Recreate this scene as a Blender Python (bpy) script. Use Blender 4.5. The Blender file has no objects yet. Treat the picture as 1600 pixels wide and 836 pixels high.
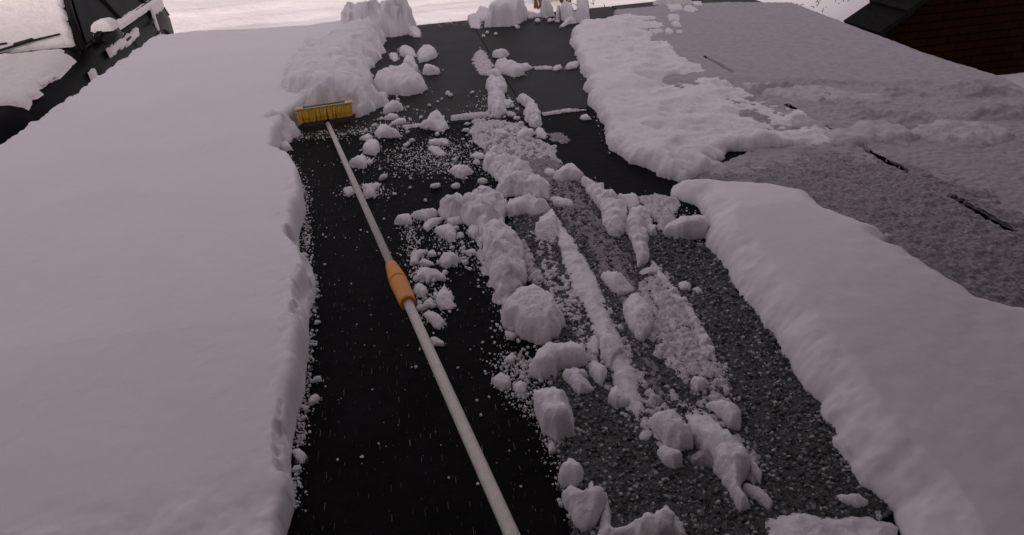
import bpy, math, random
import numpy as np
from mathutils import Vector, Matrix
random.seed(7)
C = bpy.context.scene.collection
scn = bpy.context.scene

# ------------------------------------------------------------------ camera
PITCH, YAW, ROLL, F = 0.53356, 0.12956, -0.07340, 1067.0      # 24 mm equivalent phone lens
cp, sp, cy, sy = math.cos(PITCH), math.sin(PITCH), math.cos(YAW), math.sin(YAW)
FWD = np.array([sy * cp, cy * cp, -sp]); R0 = np.array([cy, -sy, 0.0]); U0 = np.cross(R0, FWD)
cr, sr = math.cos(ROLL), math.sin(ROLL)
RGT = cr * R0 + sr * U0; UP = -sr * R0 + cr * U0
CAM = np.array([0.0, 0.0, 1.0])                                # eye one metre above the roof, at the window
cd = bpy.data.cameras.new('camera'); cam = bpy.data.objects.new('camera', cd); C.objects.link(cam)
cd.sensor_width = 36.0; cd.lens = 36.0 * F / 1600.0; cd.clip_start = 0.02; cd.clip_end = 900
cam.matrix_world = Matrix(((RGT[0], UP[0], -FWD[0], CAM[0]), (RGT[1], UP[1], -FWD[1], CAM[1]),
                           (RGT[2], UP[2], -FWD[2], CAM[2]), (0, 0, 0, 1)))
scn.camera = cam

def P(x, y, z=0.0):
    """where the ray through photo point (x, y) meets the level z"""
    d = FWD + (x - 800) / F * RGT - (y - 418) / F * UP
    t = (z - CAM[2]) / d[2]
    return CAM + t * d

# ------------------------------------------------------------------ sky, sun, exposure
SUN_EL, SUN_AZ = math.radians(22), math.radians(13)            # low sun behind the house, veiled: light travels towards +y and a little +x
w = bpy.data.worlds.new('World'); scn.world = w; w.use_nodes = True
nt = w.node_tree; nt.nodes.clear()
sky = nt.nodes.new('ShaderNodeTexSky'); sky.sky_type = 'NISHITA'; sky.sun_disc = False
sky.sun_elevation = SUN_EL; sky.sun_rotation = math.pi + SUN_AZ
sky.air_density = 1.0; sky.dust_density = 4.0
hs = nt.nodes.new('ShaderNodeHueSaturation'); hs.inputs['Saturation'].default_value = 0.25
tint = nt.nodes.new('ShaderNodeMix'); tint.data_type = 'RGBA'; tint.blend_type = 'MULTIPLY'; tint.inputs[0].default_value = 1
tint.inputs[7].default_value = (1.0, 0.865, 0.925, 1)
ov = nt.nodes.new('ShaderNodeMix'); ov.data_type = 'RGBA'; ov.inputs[0].default_value = 0.6
ov.inputs[7].default_value = (4.6, 3.95, 4.25, 1)              # even cloud deck
bg = nt.nodes.new('ShaderNodeBackground'); bg.inputs['Strength'].default_value = 0.129
out = nt.nodes.new('ShaderNodeOutputWorld')
nt.links.new(sky.outputs[0], hs.inputs['Color']); nt.links.new(hs.outputs[0], tint.inputs[6])
nt.links.new(tint.outputs[2], ov.inputs[6]); nt.links.new(ov.outputs[2], bg.inputs[0]); nt.links.new(bg.outputs[0], out.inputs[0])
sl = bpy.data.lights.new('sun', 'SUN'); sl.energy = 2.7; sl.angle = math.radians(10); sl.color = (1.0, 0.86, 0.80)
so = bpy.data.objects.new('sun', sl); C.objects.link(so)
ldir = Vector((math.sin(SUN_AZ) * math.cos(SUN_EL), math.cos(SUN_AZ) * math.cos(SUN_EL), -math.sin(SUN_EL)))
so.rotation_euler = ldir.to_track_quat('-Z', 'Y').to_euler()
scn.view_settings.view_transform = 'Standard'; scn.view_settings.look = 'None'
scn.view_settings.exposure = 0.0; scn.view_settings.gamma = 1.0

# ------------------------------------------------------------------ materials
def mat(name, col, rough=0.6, spec=0.5, col2=None, nscale=20, ncontrast=(0.4, 0.6), bump=0, bscale=200, bump2=0, bscale2=30,
        island=None, coat=0, metal=0, sss=0):
    m = bpy.data.materials.new(name); m.use_nodes = True
    n = m.node_tree.nodes; l = m.node_tree.links; b = n['Principled BSDF']
    b.inputs['Base Color'].default_value = (*col, 1); b.inputs['Roughness'].default_value = rough
    b.inputs['Specular IOR Level'].default_value = spec; b.inputs['Coat Weight'].default_value = coat; b.inputs['Metallic'].default_value = metal
    if sss:
        b.inputs['Subsurface Weight'].default_value = sss; b.inputs['Subsurface Radius'].default_value = (0.022, 0.024, 0.027)
        b.inputs['Subsurface Scale'].default_value = 1.0
    tc = n.new('ShaderNodeTexCoord')
    src = None
    if col2 is not None:
        t = n.new('ShaderNodeTexNoise'); t.inputs['Scale'].default_value = nscale; t.inputs['Detail'].default_value = 6
        t.inputs['Roughness'].default_value = 0.65
        l.new(tc.outputs['Object'], t.inputs['Vector'])
        r = n.new('ShaderNodeValToRGB'); r.color_ramp.elements[0].position = ncontrast[0]; r.color_ramp.elements[1].position = ncontrast[1]
        r.color_ramp.elements[0].color = (*col, 1); r.color_ramp.elements[1].color = (*col2, 1)
        l.new(t.outputs['Fac'], r.inputs['Fac']); src = r.outputs['Color']
    if island is not None:
        g = n.new('ShaderNodeNewGeometry'); r = n.new('ShaderNodeValToRGB')
        els = r.color_ramp.elements
        els[0].color = (*island[0], 1); els[1].color = (*island[-1], 1)
        for k, c_ in enumerate(island[1:-1]):
            e = els.new((k + 1) / (len(island) - 1)); e.color = (*c_, 1)
        l.new(g.outputs['Random Per Island'], r.inputs['Fac']); src = r.outputs['Color']
    if src is not None: l.new(src, b.inputs['Base Color'])
    prev = None
    for st, sc in ((bump, bscale), (bump2, bscale2)):
        if st:
            t = n.new('ShaderNodeTexNoise'); t.inputs['Scale'].default_value = sc; t.inputs['Detail'].default_value = 5
            l.new(tc.outputs['Object'], t.inputs['Vector'])
            bp = n.new('ShaderNodeBump'); bp.inputs['Strength'].default_value = st; bp.inputs['Distance'].default_value = 1.2 / sc
            l.new(t.outputs['Fac'], bp.inputs['Height'])
            if prev: l.new(prev.outputs['Normal'], bp.inputs['Normal'])
            l.new(bp.outputs['Normal'], b.inputs['Normal']); prev = bp
    return m
M = {}
M['snow'] = mat('snow', (0.78, 0.76, 0.775), 0.7, 0.25, (0.84, 0.82, 0.83), 9, (0.3, 0.7), 0.38, 380, 0.45, 120, sss=0.7)
M['slab'] = mat('slab_snow', (0.79, 0.77, 0.785), 0.7, 0.25, (0.83, 0.81, 0.82), 3, (0.3, 0.7), 0.22, 450, 0.08, 110, sss=0.5)
M['thin'] = mat('thin_frozen_snow', (0.40, 0.375, 0.395), 0.7, 0.3, (0.53, 0.50, 0.525), 55, (0.38, 0.62), 0.5, 260, 0.4, 60)
M['thinfar'] = mat('thin_snow', (0.37, 0.35, 0.37), 0.7, 0.3, (0.44, 0.415, 0.435), 30, (0.38, 0.62), 0.3, 300, 0.25, 40)
M['slush'] = mat('icy_slush', (0.13, 0.122, 0.13), 0.55, 0.3, (0.40, 0.375, 0.40), 95, (0.34, 0.66), 0.5, 330, 0.4, 60)
M['crust'] = mat('gritty_crust', (0.030, 0.028, 0.029), 0.6, 0.3, (0.13, 0.123, 0.128), 130, (0.36, 0.66), 0.6, 300, 0.4, 90)
M['smear'] = mat('snow_smear', (0.42, 0.40, 0.41), 0.6, 0.3, (0.76, 0.74, 0.75), 90, (0.36, 0.60), 0.6, 260, 0.3, 60)
M['ground'] = mat('bright_ground_snow', (0.86, 0.84, 0.85), 0.8, 0.2, (0.89, 0.87, 0.88), 1.2, (0.3, 0.7), 0.2, 30, 0.15, 4)  # base colour raised to stand in for stronger light on the ground
M['carsnow'] = mat('car_snow', (0.80, 0.765, 0.75), 0.75, 0.2, (0.86, 0.83, 0.82), 6, (0.3, 0.7), 0.35, 90, 0.4, 22)
M['felt'] = mat('wet_black_felt', (0.0025, 0.0024, 0.0028), 0.6, 0.05, (0.006, 0.0055, 0.006), 7, (0.4, 0.65), 0.35, 350, 0.1, 30)
M['felt_sheen'] = mat('smooth_sheen_felt', (0.009, 0.0075, 0.0075), 0.55, 0.15, (0.023, 0.0195, 0.019), 4, (0.35, 0.7), 0.25, 220)  # lighter base puts the low-angle sky reflection into the colour
M['rib'] = mat('felt_grit', (0.1, 0.1, 0.1), 0.5, 0.4, island=((0.010, 0.010, 0.012), (0.04, 0.04, 0.045), (0.30, 0.285, 0.30)))
M['chip'] = mat('frozen_grit', (0.1, 0.1, 0.1), 0.55, 0.4, island=((0.022, 0.0205, 0.022), (0.055, 0.051, 0.053), (0.13, 0.122, 0.126), (0.22, 0.209, 0.216), (0.52, 0.50, 0.51)), bump=0.5, bscale=500)
M['fascia'] = mat('dark_fascia', (0.03, 0.028, 0.027), 0.6, 0.4, (0.05, 0.045, 0.04), 12, bump=0.2, bscale=90)
M['render'] = mat('house_render', (0.26, 0.245, 0.24), 0.85, 0.2, (0.31, 0.295, 0.29), 5, bump=0.3, bscale=60)
M['paint'] = mat('black_car_paint', (0.006, 0.006, 0.0065), 0.4, 0.05, (0.011, 0.011, 0.012), 14, (0.45, 0.7), coat=0.01)
M['trim'] = mat('black_plastic', (0.012, 0.012, 0.012), 0.55, 0.4, (0.02, 0.02, 0.02), 40, bump=0.2, bscale=300)
M['glass'] = mat('dark_car_glass', (0.003, 0.005, 0.004), 0.25, 0.03, (0.008, 0.010, 0.008), 6)
M['lamp'] = mat('headlamp_glass', (0.10, 0.095, 0.085), 0.15, 0.6, (0.05, 0.05, 0.05), 8)
M['chrome'] = mat('chrome_trim', (0.35, 0.37, 0.33), 0.25, 0.5, (0.45, 0.46, 0.43), 9, metal=0.8)
M['red'] = mat('tail_lamp_red', (0.10, 0.008, 0.008), 0.25, 0.5, (0.06, 0.005, 0.005), 9)
M['tyre'] = mat('tyre_rubber', (0.012, 0.012, 0.012), 0.8, 0.3, (0.02, 0.02, 0.02), 30, bump=0.3, bscale=120)
M['alu'] = mat('aluminium_tube', (0.50, 0.48, 0.45), 0.45, 0.5, (0.60, 0.575, 0.54), 60, (0.35, 0.65), 0.25, 260, 0.1, 40, metal=0.25)
M['orange'] = mat('orange_plastic', (0.62, 0.235, 0.022), 0.45, 0.45, (0.70, 0.28, 0.032), 30, (0.3, 0.7), 0.15, 200)
M['bristle'] = mat('yellow_bristle', (0.88, 0.47, 0.025), 0.55, 0.3, (0.96, 0.68, 0.13), 60, (0.35, 0.65), 0.5, 700)
M['block'] = mat('tan_brush_block', (0.62, 0.48, 0.28), 0.55, 0.4, (0.70, 0.58, 0.38), 40, bump=0.2, bscale=200)
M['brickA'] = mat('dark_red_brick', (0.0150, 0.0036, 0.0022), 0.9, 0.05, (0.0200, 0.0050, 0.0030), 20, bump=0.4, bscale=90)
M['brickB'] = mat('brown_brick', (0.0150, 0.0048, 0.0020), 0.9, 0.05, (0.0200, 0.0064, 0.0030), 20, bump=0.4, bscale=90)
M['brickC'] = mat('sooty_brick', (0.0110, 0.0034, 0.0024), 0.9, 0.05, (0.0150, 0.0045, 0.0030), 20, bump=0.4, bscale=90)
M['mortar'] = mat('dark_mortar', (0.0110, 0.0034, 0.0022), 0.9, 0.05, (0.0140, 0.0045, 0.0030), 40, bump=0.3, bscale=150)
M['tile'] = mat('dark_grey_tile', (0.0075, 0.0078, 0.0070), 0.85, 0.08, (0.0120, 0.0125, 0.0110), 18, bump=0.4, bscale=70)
M['scrap'] = mat('scraped_snow', (0.50, 0.475, 0.49), 0.7, 0.25, (0.60, 0.575, 0.59), 30, (0.35, 0.65), 0.4, 300, 0.4, 70)
M['bark'] = mat('brown_twig_bark', (0.085, 0.045, 0.024), 0.85, 0.2, (0.13, 0.075, 0.042), 60, bump=0.5, bscale=200)
M['leaf'] = mat('withered_leaf', (0.12, 0.075, 0.035), 0.8, 0.2, (0.17, 0.11, 0.055), 40)

# ------------------------------------------------------------------ noise and mesh helpers
_rng = np.random.RandomState(3)
_perm = np.concatenate([_rng.permutation(256)] * 3)
_ga = _rng.rand(256) * 2 * np.pi
_gx, _gy = np.cos(_ga), np.sin(_ga)
def perlin(x, y, seed=0):
    x = np.asarray(x, float) + seed * 17.31; y = np.asarray(y, float) - seed * 9.77
    xi = np.floor(x).astype(int); yi = np.floor(y).astype(int); fx = x - xi; fy = y - yi
    u = fx ** 3 * (fx * (fx * 6 - 15) + 10); v = fy ** 3 * (fy * (fy * 6 - 15) + 10)
    def g(ix, iy, dx, dy):
        h = _perm[(_perm[ix & 255] + iy) & 255]
        return _gx[h] * dx + _gy[h] * dy
    a = g(xi, yi, fx, fy); b = g(xi + 1, yi, fx - 1, fy); c = g(xi, yi + 1, fx, fy - 1); d = g(xi + 1, yi + 1, fx - 1, fy - 1)
    return 1.5 * ((a + u * (b - a)) * (1 - v) + (c + u * (d - c)) * v)
def fbm(x, y, seed=0, oct=4, gain=0.5):
    s = 0; a = 1.0; f = 1.0; t = 0
    for k in range(oct):
        s = s + a * perlin(x * f, y * f, seed + k * 5.3); t += a; a *= gain; f *= 2.03
    return s / t * 1.25
_g3 = np.array([(1,1,0),(-1,1,0),(1,-1,0),(-1,-1,0),(1,0,1),(-1,0,1),(1,0,-1),(-1,0,-1),(0,1,1),(0,-1,1),(0,1,-1),(0,-1,-1)], float)
def perlin3(x, y, z, seed=0):
    x = x + seed * 7.13; y = y + seed * 3.71; z = z - seed * 5.9
    xi, yi, zi = [np.floor(a).astype(int) for a in (x, y, z)]; fx, fy, fz = x - xi, y - yi, z - zi
    q = [a ** 3 * (a * (a * 6 - 15) + 10) for a in (fx, fy, fz)]; r = 0
    for i in (0, 1):
        for j in (0, 1):
            for k in (0, 1):
                h = _g3[_perm[_perm[_perm[(xi + i) & 255] + ((yi + j) & 255)] + ((zi + k) & 255)] % 12]
                w_ = (q[0] if i else 1 - q[0]) * (q[1] if j else 1 - q[1]) * (q[2] if k else 1 - q[2])
                r = r + w_ * (h[..., 0] * (fx - i) + h[..., 1] * (fy - j) + h[..., 2] * (fz - k))
    return r
def fbm3(x, y, z, seed=0, oct=3, gain=0.5):
    s = 0; a = 1.0; f = 1.0
    for k in range(oct):
        s = s + a * perlin3(x * f, y * f, z * f, seed + k * 2.7); a *= gain; f *= 2.03
    return s
def sdf(poly, X, Y):
    """signed distance to a polygon, positive inside"""
    d = np.full(X.shape, 1e9); inside = np.zeros(X.shape, bool); n = len(poly)
    for i in range(n):
        ax, ay = poly[i][:2]; bx, by = poly[(i + 1) % n][:2]
        ex, ey = bx - ax, by - ay; wx, wy = X - ax, Y - ay
        t = np.clip((wx * ex + wy * ey) / (ex * ex + ey * ey + 1e-12), 0, 1)
        d = np.minimum(d, (wx - ex * t) ** 2 + (wy - ey * t) ** 2)
        c = ((ay > Y) != (by > Y)) & (X < ex * (Y - ay) / (by - ay + (1e-12 if by == ay else 0)) + ax)
        inside ^= c
    d = np.sqrt(d)
    return np.where(inside, d, -d)
def mesh_np(name, V, Q, smooth=True):
    me = bpy.data.meshes.new(name)
    V = np.asarray(V, np.float32); Q = np.asarray(Q, np.int32); k = Q.shape[1]
    me.vertices.add(len(V)); me.vertices.foreach_set('co', V.ravel())
    me.loops.add(Q.size); me.loops.foreach_set('vertex_index', Q.ravel())
    me.polygons.add(len(Q)); me.polygons.foreach_set('loop_start', np.arange(0, Q.size, k, dtype=np.int32))
    me.polygons.foreach_set('use_smooth', np.full(len(Q), smooth))
    me.update(calc_edges=True); me.validate()
    return me
def link(name, me, m=None, parent=None):
    o = bpy.data.objects.new(name, me); C.objects.link(o)
    if m is not None and not me.materials: me.materials.append(M[m])
    if parent is not None: o.parent = parent
    return o
def tag(o, label=None, cat=None, group=None, kind=None):
    if label: o['label'] = label
    if cat: o['category'] = cat
    if group: o['group'] = group
    if kind: o['kind'] = kind
    return o
def empty(name, loc, label, cat, group=None, rz=0):
    o = bpy.data.objects.new(name, None); C.objects.link(o); o.location = loc; o.rotation_euler = (0, 0, rz)
    return tag(o, label, cat, group)
class MB:
    """collects boxes, tubes, lathes and slabs into one mesh"""
    def __init__(s): s.v = []; s.f = []
    def add(s, V, Fs):
        o = len(s.v); s.v += [tuple(map(float, p)) for p in V]; s.f += [tuple(i + o for i in f) for f in Fs]; return s
    def box(s, a, b):
        (x0, y0, z0), (x1, y1, z1) = a, b
        return s.add([(x0, y0, z0), (x1, y0, z0), (x1, y1, z0), (x0, y1, z0), (x0, y0, z1), (x1, y0, z1), (x1, y1, z1), (x0, y1, z1)],
                     [(0, 3, 2, 1), (4, 5, 6, 7), (0, 1, 5, 4), (1, 2, 6, 5), (2, 3, 7, 6), (3, 0, 4, 7)])
    def slab(s, pts, t):
        p = [np.array(q, float) for q in pts]; n = np.cross(p[1] - p[0], p[2] - p[0]); n /= np.linalg.norm(n); k = len(p)
        return s.add([q for q in p] + [q + n * t for q in p],
                     [tuple(range(k - 1, -1, -1)), tuple(range(k, 2 * k))] + [(i, (i + 1) % k, (i + 1) % k + k, i + k) for i in range(k)])
    def tube(s, pts, rad, n=8, cap=True):
        pts = [np.array(p, float) for p in pts]; k = len(pts); V = []
        rad = rad if hasattr(rad, '__len__') else [rad] * k
        for i, p in enumerate(pts):
            t = pts[min(i + 1, k - 1)] - pts[max(i - 1, 0)]; t /= np.linalg.norm(t) + 1e-12
            a = np.cross(t, (0, 0, 1.0) if abs(t[2]) < 0.9 else (1.0, 0, 0)); a /= np.linalg.norm(a); b = np.cross(t, a)
            for j in range(n):
                th = 2 * math.pi * j / n; V.append(p + rad[i] * (math.cos(th) * a + math.sin(th) * b))
        Fs = [(i * n + j, i * n + (j + 1) % n, (i + 1) * n + (j + 1) % n, (i + 1) * n + j) for i in range(k - 1) for j in range(n)]
        if cap: Fs += [tuple(range(n - 1, -1, -1)), tuple(range((k - 1) * n, k * n))]
        return s.add(V, Fs)
    def build(s, name, m, parent=None, smooth=False, bevel=0):
        me = bpy.data.meshes.new(name); me.from_pydata(s.v, [], s.f); me.update()
        if smooth:
            me.polygons.foreach_set('use_smooth', np.full(len(me.polygons), True))
        o = link(name, me, m, parent)
        if bevel:
            b = o.modifiers.new('bevel', 'BEVEL'); b.width = bevel; b.segments = 2; b.limit_method = 'ANGLE'
        return o

# ------------------------------------------------------------------ snow builder: a traced footprint grown into a real heap
CROP = dict(A=(400, 200, 2.697), B=(580, 220, 4.643), C=(560, 60, 4.18), D=(620, 380, 4.646), E=(870, 270, 4.18), F=(740, 500, 2.488),
            G=(700, 240, 2.786), H=(700, 0, 3.635), I=(370, 0, 3.635), J=(1000, 240, 1.403), K=(380, 480, 2.348), X=(0, 0, 1))
def pts(key, ps):
    a, b, s = CROP[key]
    return [(a + p[0] / s, b + p[1] / s) + tuple(p[2:]) for p in ps]
def foot(pp, T, lift=0.75):
    """photo outline -> footprint on the roof; the far rim of the outline is the top of the piece, the near rim its foot"""
    ys = [p[1] for p in pp]; y0, y1 = min(ys), max(ys); r = []
    for p in pp:
        z = p[2] if len(p) > 2 else lift * T * (y1 - p[1]) / max(y1 - y0, 1e-6)
        q = P(p[0], p[1], z); r.append((q[0], q[1]))
    return r
_seed = [1]
def mound(name, polys, T, w, res, m='snow', rag=0.006, ragf=18, rough=0.004, roughf=30, lump=0.0, lumpf=6, pw=2.2, facets=0, tilt=0.6,
          push=0.0, pushf=25, balls=0, ballr=(0.3, 0.7), pedge=0, hmod=None, cuts=(), patchy=0.0, patchf=20, grow=True, base=0.0, parent=None):
    _seed[0] += 1; sd = _seed[0] * 1.7; rs = np.random.RandomState(_seed[0])
    allp = np.array([p for q in polys for p in q]); x0, y0 = allp.min(0) - 2 * res - rag; x1, y1 = allp.max(0) + 2 * res + rag
    if grow:
        ysn = [y0]
        while ysn[-1] < y1: ysn.append(ysn[-1] + res * max(1.0, math.hypot(max(ysn[-1], 0), 1) / 1.35))
        yv = np.array(ysn)
    else: yv = np.arange(y0, y1 + res, res)
    xv = np.arange(x0, x1 + res, res)
    X, Y = np.meshgrid(xv, yv)
    d = sdf(polys[0], X, Y)
    for q in polys[1:]: d = np.maximum(d, sdf(q, X, Y))
    Rin = max(d.max(), 1e-4)
    d = d + rag * fbm(X * ragf, Y * ragf, sd, 4, 0.6)
    t = np.clip(d / w, 0, 1); prof = (1 - (1 - t) ** pw) ** (1 / pw)
    h = T * prof
    if lump: h = h * (1 + lump * fbm(X * lumpf, Y * lumpf, sd + 3, 3))
    if balls:
        ins = np.argwhere(d > 0.25 * min(w, Rin)); 
        for k in range(balls if len(ins) else 0):
            i_, j_ = ins[rs.randint(len(ins))]; bx, by = X[i_, j_], Y[i_, j_]; r_ = min(w, T) * (ballr[0] + (ballr[1] - ballr[0]) * rs.rand() ** 1.5)
            rho = np.hypot(X - bx, (Y - by)) / r_ * (1 + 0.25 * fbm(X / r_, Y / r_, k + sd, 2)); top_ = h[i_, j_] * 0.72 + r_ * 0.75 * (1 - rho ** 2.2)
            h = np.where((rho < 1) & (d > 0), np.maximum(h, np.minimum(top_, d * 2.2)), h)
    if facets:
        ins = d > 0; cx, cy_ = X[ins].mean() if ins.any() else 0, Y[ins].mean() if ins.any() else 0
        u, v = (X - cx) / Rin, (Y - cy_) / Rin
        for k in range(facets):
            a = rs.rand() * 6.283; s_ = tilt * (0.3 + 0.7 * rs.rand())
            h = np.minimum(h, T * np.maximum(0.93 + 0.25 * rs.rand() - s_ * (u * math.cos(a) + v * math.sin(a)), 0.12))
    h = h + rough * fbm(X * roughf, Y * roughf, sd + 7, 4, 0.55) * np.clip(prof * 1.3, 0, 1)
    if hmod is not None: h = hmod(X, Y, d, h)
    if patchy:
        h = h - patchy * T * np.clip(0.35 + fbm(X * patchf, Y * patchf, sd + 11, 4, 0.6), 0, 2)
    for (ax, ay), (bx, by), cw, depth in cuts:
        ex, ey = bx - ax, by - ay; tt = np.clip(((X - ax) * ex + (Y - ay) * ey) / (ex * ex + ey * ey), 0, 1)
        dist = np.hypot(X - ax - tt * ex, Y - ay - tt * ey) + 0.12 * cw * fbm(X * 25, Y * 25, sd + 2)
        h = h - depth * np.clip(1.5 - dist / cw, 0, 1)
    dd = np.minimum(d, res * 4); gy, gx = np.gradient(d, yv, xv); g2 = np.maximum(gx * gx + gy * gy, 0.3)
    outm = d < 0
    mv = np.clip(-d, 0, res * 2.0) * outm
    Xo = X + mv * gx / g2; Yo = Y + mv * gy / g2
    Z = np.where(outm, -0.004, np.maximum(h, -0.02 if cuts else -0.004)) + base
    if push:
        q = np.clip(prof * 1.5, 0, 1) * push * (np.clip(1.3 - d / pedge, 0, 1) if pedge else 1); a3 = (X * pushf, Y * pushf, Z * pushf)
        n1, n2, n3 = fbm3(*a3, sd + 21), fbm3(*a3, sd + 45), fbm3(*a3, sd + 65)
        Xo = Xo + q * n1; Yo = Yo + q * n2; Z = np.where(outm, Z, np.maximum(Z + q * 0.8 * n3, -0.003))
    ny, nx = X.shape
    idx = np.arange(ny * nx).reshape(ny, nx)
    Q = np.stack([idx[:-1, :-1], idx[:-1, 1:], idx[1:, 1:], idx[1:, :-1]], -1).reshape(-1, 4)
    keep = ((d.ravel()[Q] > 0).any(1)) & (Z.ravel()[Q] > -0.0035 + base).any(1) & (Z.ravel()[Q] > -0.012 + base).all(1)
    Q = Q[keep]
    if not len(Q): return None
    used = np.unique(Q); re = np.full(ny * nx, -1); re[used] = np.arange(len(used))
    V = np.stack([Xo.ravel(), Yo.ravel(), Z.ravel()], -1)[used]
    org = np.array([V[:, 0].mean(), V[:, 1].mean(), 0.0])
    o = link(name, mesh_np(name, V - org, re[Q]), m, parent); o.location = org
    return o

# ------------------------------------------------------------------ setting: ground and road
ZG = -1.13
xs = np.concatenate([np.linspace(-400, -16, 30), np.arange(-15, 15.01, 0.16), np.linspace(16, 400, 30)])
ys = np.concatenate([np.linspace(-60, 3, 20), np.arange(3.2, 24, 0.12), np.geomspace(24.3, 800, 40)])
X, Y = np.meshgrid(xs, ys)
near = np.clip(1 - np.abs(X) / 25, 0, 1) * np.clip((30 - Y) / 10, 0, 1)
Z = ZG + near * (0.05 * fbm(X * 0.5, Y * 0.5, 2, 4) + 0.015 * fbm(X * 3, Y * 3, 5, 3))
rid = lambda yc, wd, hh: hh * np.exp(-((Y - yc - 0.08 * X + 0.12 * fbm(X * 0.7, X * 0 + yc, 4, 3)) / wd) ** 2)
Z = Z + near * (rid(10.7, 0.16, 0.07) + rid(12.2, 0.25, 0.06) - rid(11.4, 0.35, 0.05) - rid(13.4, 0.2, 0.05) + rid(15, 0.5, 0.1))
ny, nx = X.shape; idx = np.arange(ny * nx).reshape(ny, nx)
Q = np.stack([idx[:-1, :-1], idx[:-1, 1:], idx[1:, 1:], idx[1:, :-1]], -1).reshape(-1, 4)
tag(link('ground', mesh_np('ground', np.stack([X.ravel(), Y.ravel(), Z.ravel()], -1), Q), 'ground'),
    'bright snow-covered ground beyond the roof with faint wheel ruts', kind='structure')

# ------------------------------------------------------------------ the house at the photographer's back
hs_ = empty('house', (0, -0.2, ZG), 'rendered house wall rising above the flat roof behind the viewer', 'house')
mb = MB(); HX0, HX1, HT = -7.0, 9.0, 3.0 - ZG
mb.box((HX0, -7, 0), (HX1, -0.42, HT)); mb.box((HX0, -0.42, 0), (-0.75, 0, HT)); mb.box((0.75, -0.42, 0), (HX1, 0, HT))
mb.box((-0.75, -0.42, 0), (0.75, 0, 0.30 - ZG)); mb.box((-0.75, -0.42, 1.75 - ZG), (0.75, 0, HT)); mb.build('wall', 'render', hs_)
MB().box((1.24, 0.002, 0), (4.6, 0.84, HT - 0.003)).build('shade_bay', 'fascia', hs_)  # invented block out of view, added to darken the near right of the roof
MB().box((0.60, 0.003, 1.30 - ZG), (4.6, 1.74, 1.46 - ZG)).build('shade_canopy', 'fascia', hs_)  # invented overhead slab out of view, added to cut skylight at lower right
MB().box((-0.80, -0.1, 0.302 - ZG), (0.80, 0.06, 0.34 - ZG)).build('window_sill', 'fascia', hs_)
MB().box((HX0 - 0.2, -7.2, HT + 0.003), (HX1 + 0.2, 0.35, HT + 0.13)).build('eave', 'fascia', hs_)

# ------------------------------------------------------------------ the flat roof
XL, XR, YF = -1.76, 2.67, 5.414
rf = empty('flat_roof', (0, 0, 0), 'flat roof of black bitumen felt partly cleared of snow', 'roof')
MB().box((XL + 0.1, 0.0, ZG), (XR - 0.1, YF - 0.1, -0.19)).build('wall', 'render', rf)
MB().box((XL, -0.19, -0.185), (XR, YF, -0.012)).build('roof_deck', 'fascia', rf)
seams = [XL, -0.62, 0.5165, 1.625, XR]; cross = [[-0.19, 3.03, YF], [-0.19, 3.03, YF], [-0.19, 3.03, 3.83, YF], [-0.19, 3.03, YF]]
for i in range(4):
    for k in range(len(cross[i]) - 1):
        lap = 0.004 * k - 0.002 * (i % 2)
        x0, x1, y0, y1 = seams[i] + 0.007, seams[i + 1] - 0.007, cross[i][k] + 0.006, cross[i][k + 1] - 0.006
        nx_, ny_ = 24, max(4, int((y1 - y0) / 0.05))
        gx_, gy_ = np.meshgrid(np.linspace(x0, x1, nx_), np.linspace(y0, y1, ny_))
        gz = -0.002 - lap * 0.3 + 0.0016 * fbm(gx_ * 5, gy_ * 5, 30 + i, 3)
        edge = np.minimum(np.minimum(gx_ - x0, x1 - gx_), np.minimum(gy_ - y0, y1 - gy_)) < 1e-6
        top = np.stack([gx_.ravel(), gy_.ravel(), gz.ravel()], -1)
        ii = np.arange(nx_ * ny_).reshape(ny_, nx_)
        q = np.stack([ii[:-1, :-1], ii[:-1, 1:], ii[1:, 1:], ii[1:, :-1]], -1).reshape(-1, 4)
        ring = np.concatenate([ii[0, :], ii[1:, -1], ii[-1, -2::-1], ii[-2:0:-1, 0]])
        low = top[ring] - np.array([0, 0, 0.009]); nb = len(top)
        n_ = len(ring); sk = np.array([(ring[a], nb + a, nb + (a + 1) % n_, ring[(a + 1) % n_]) for a in range(n_)])
        sheen = (cross[i][k] > 3)  # far sheets take the felt with the painted sky sheen
        link('roofing_sheet', mesh_np('roofing_sheet', np.vstack([top, low]), np.vstack([q, sk]), False), 'felt_sheen' if sheen else 'felt', rf)

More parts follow.
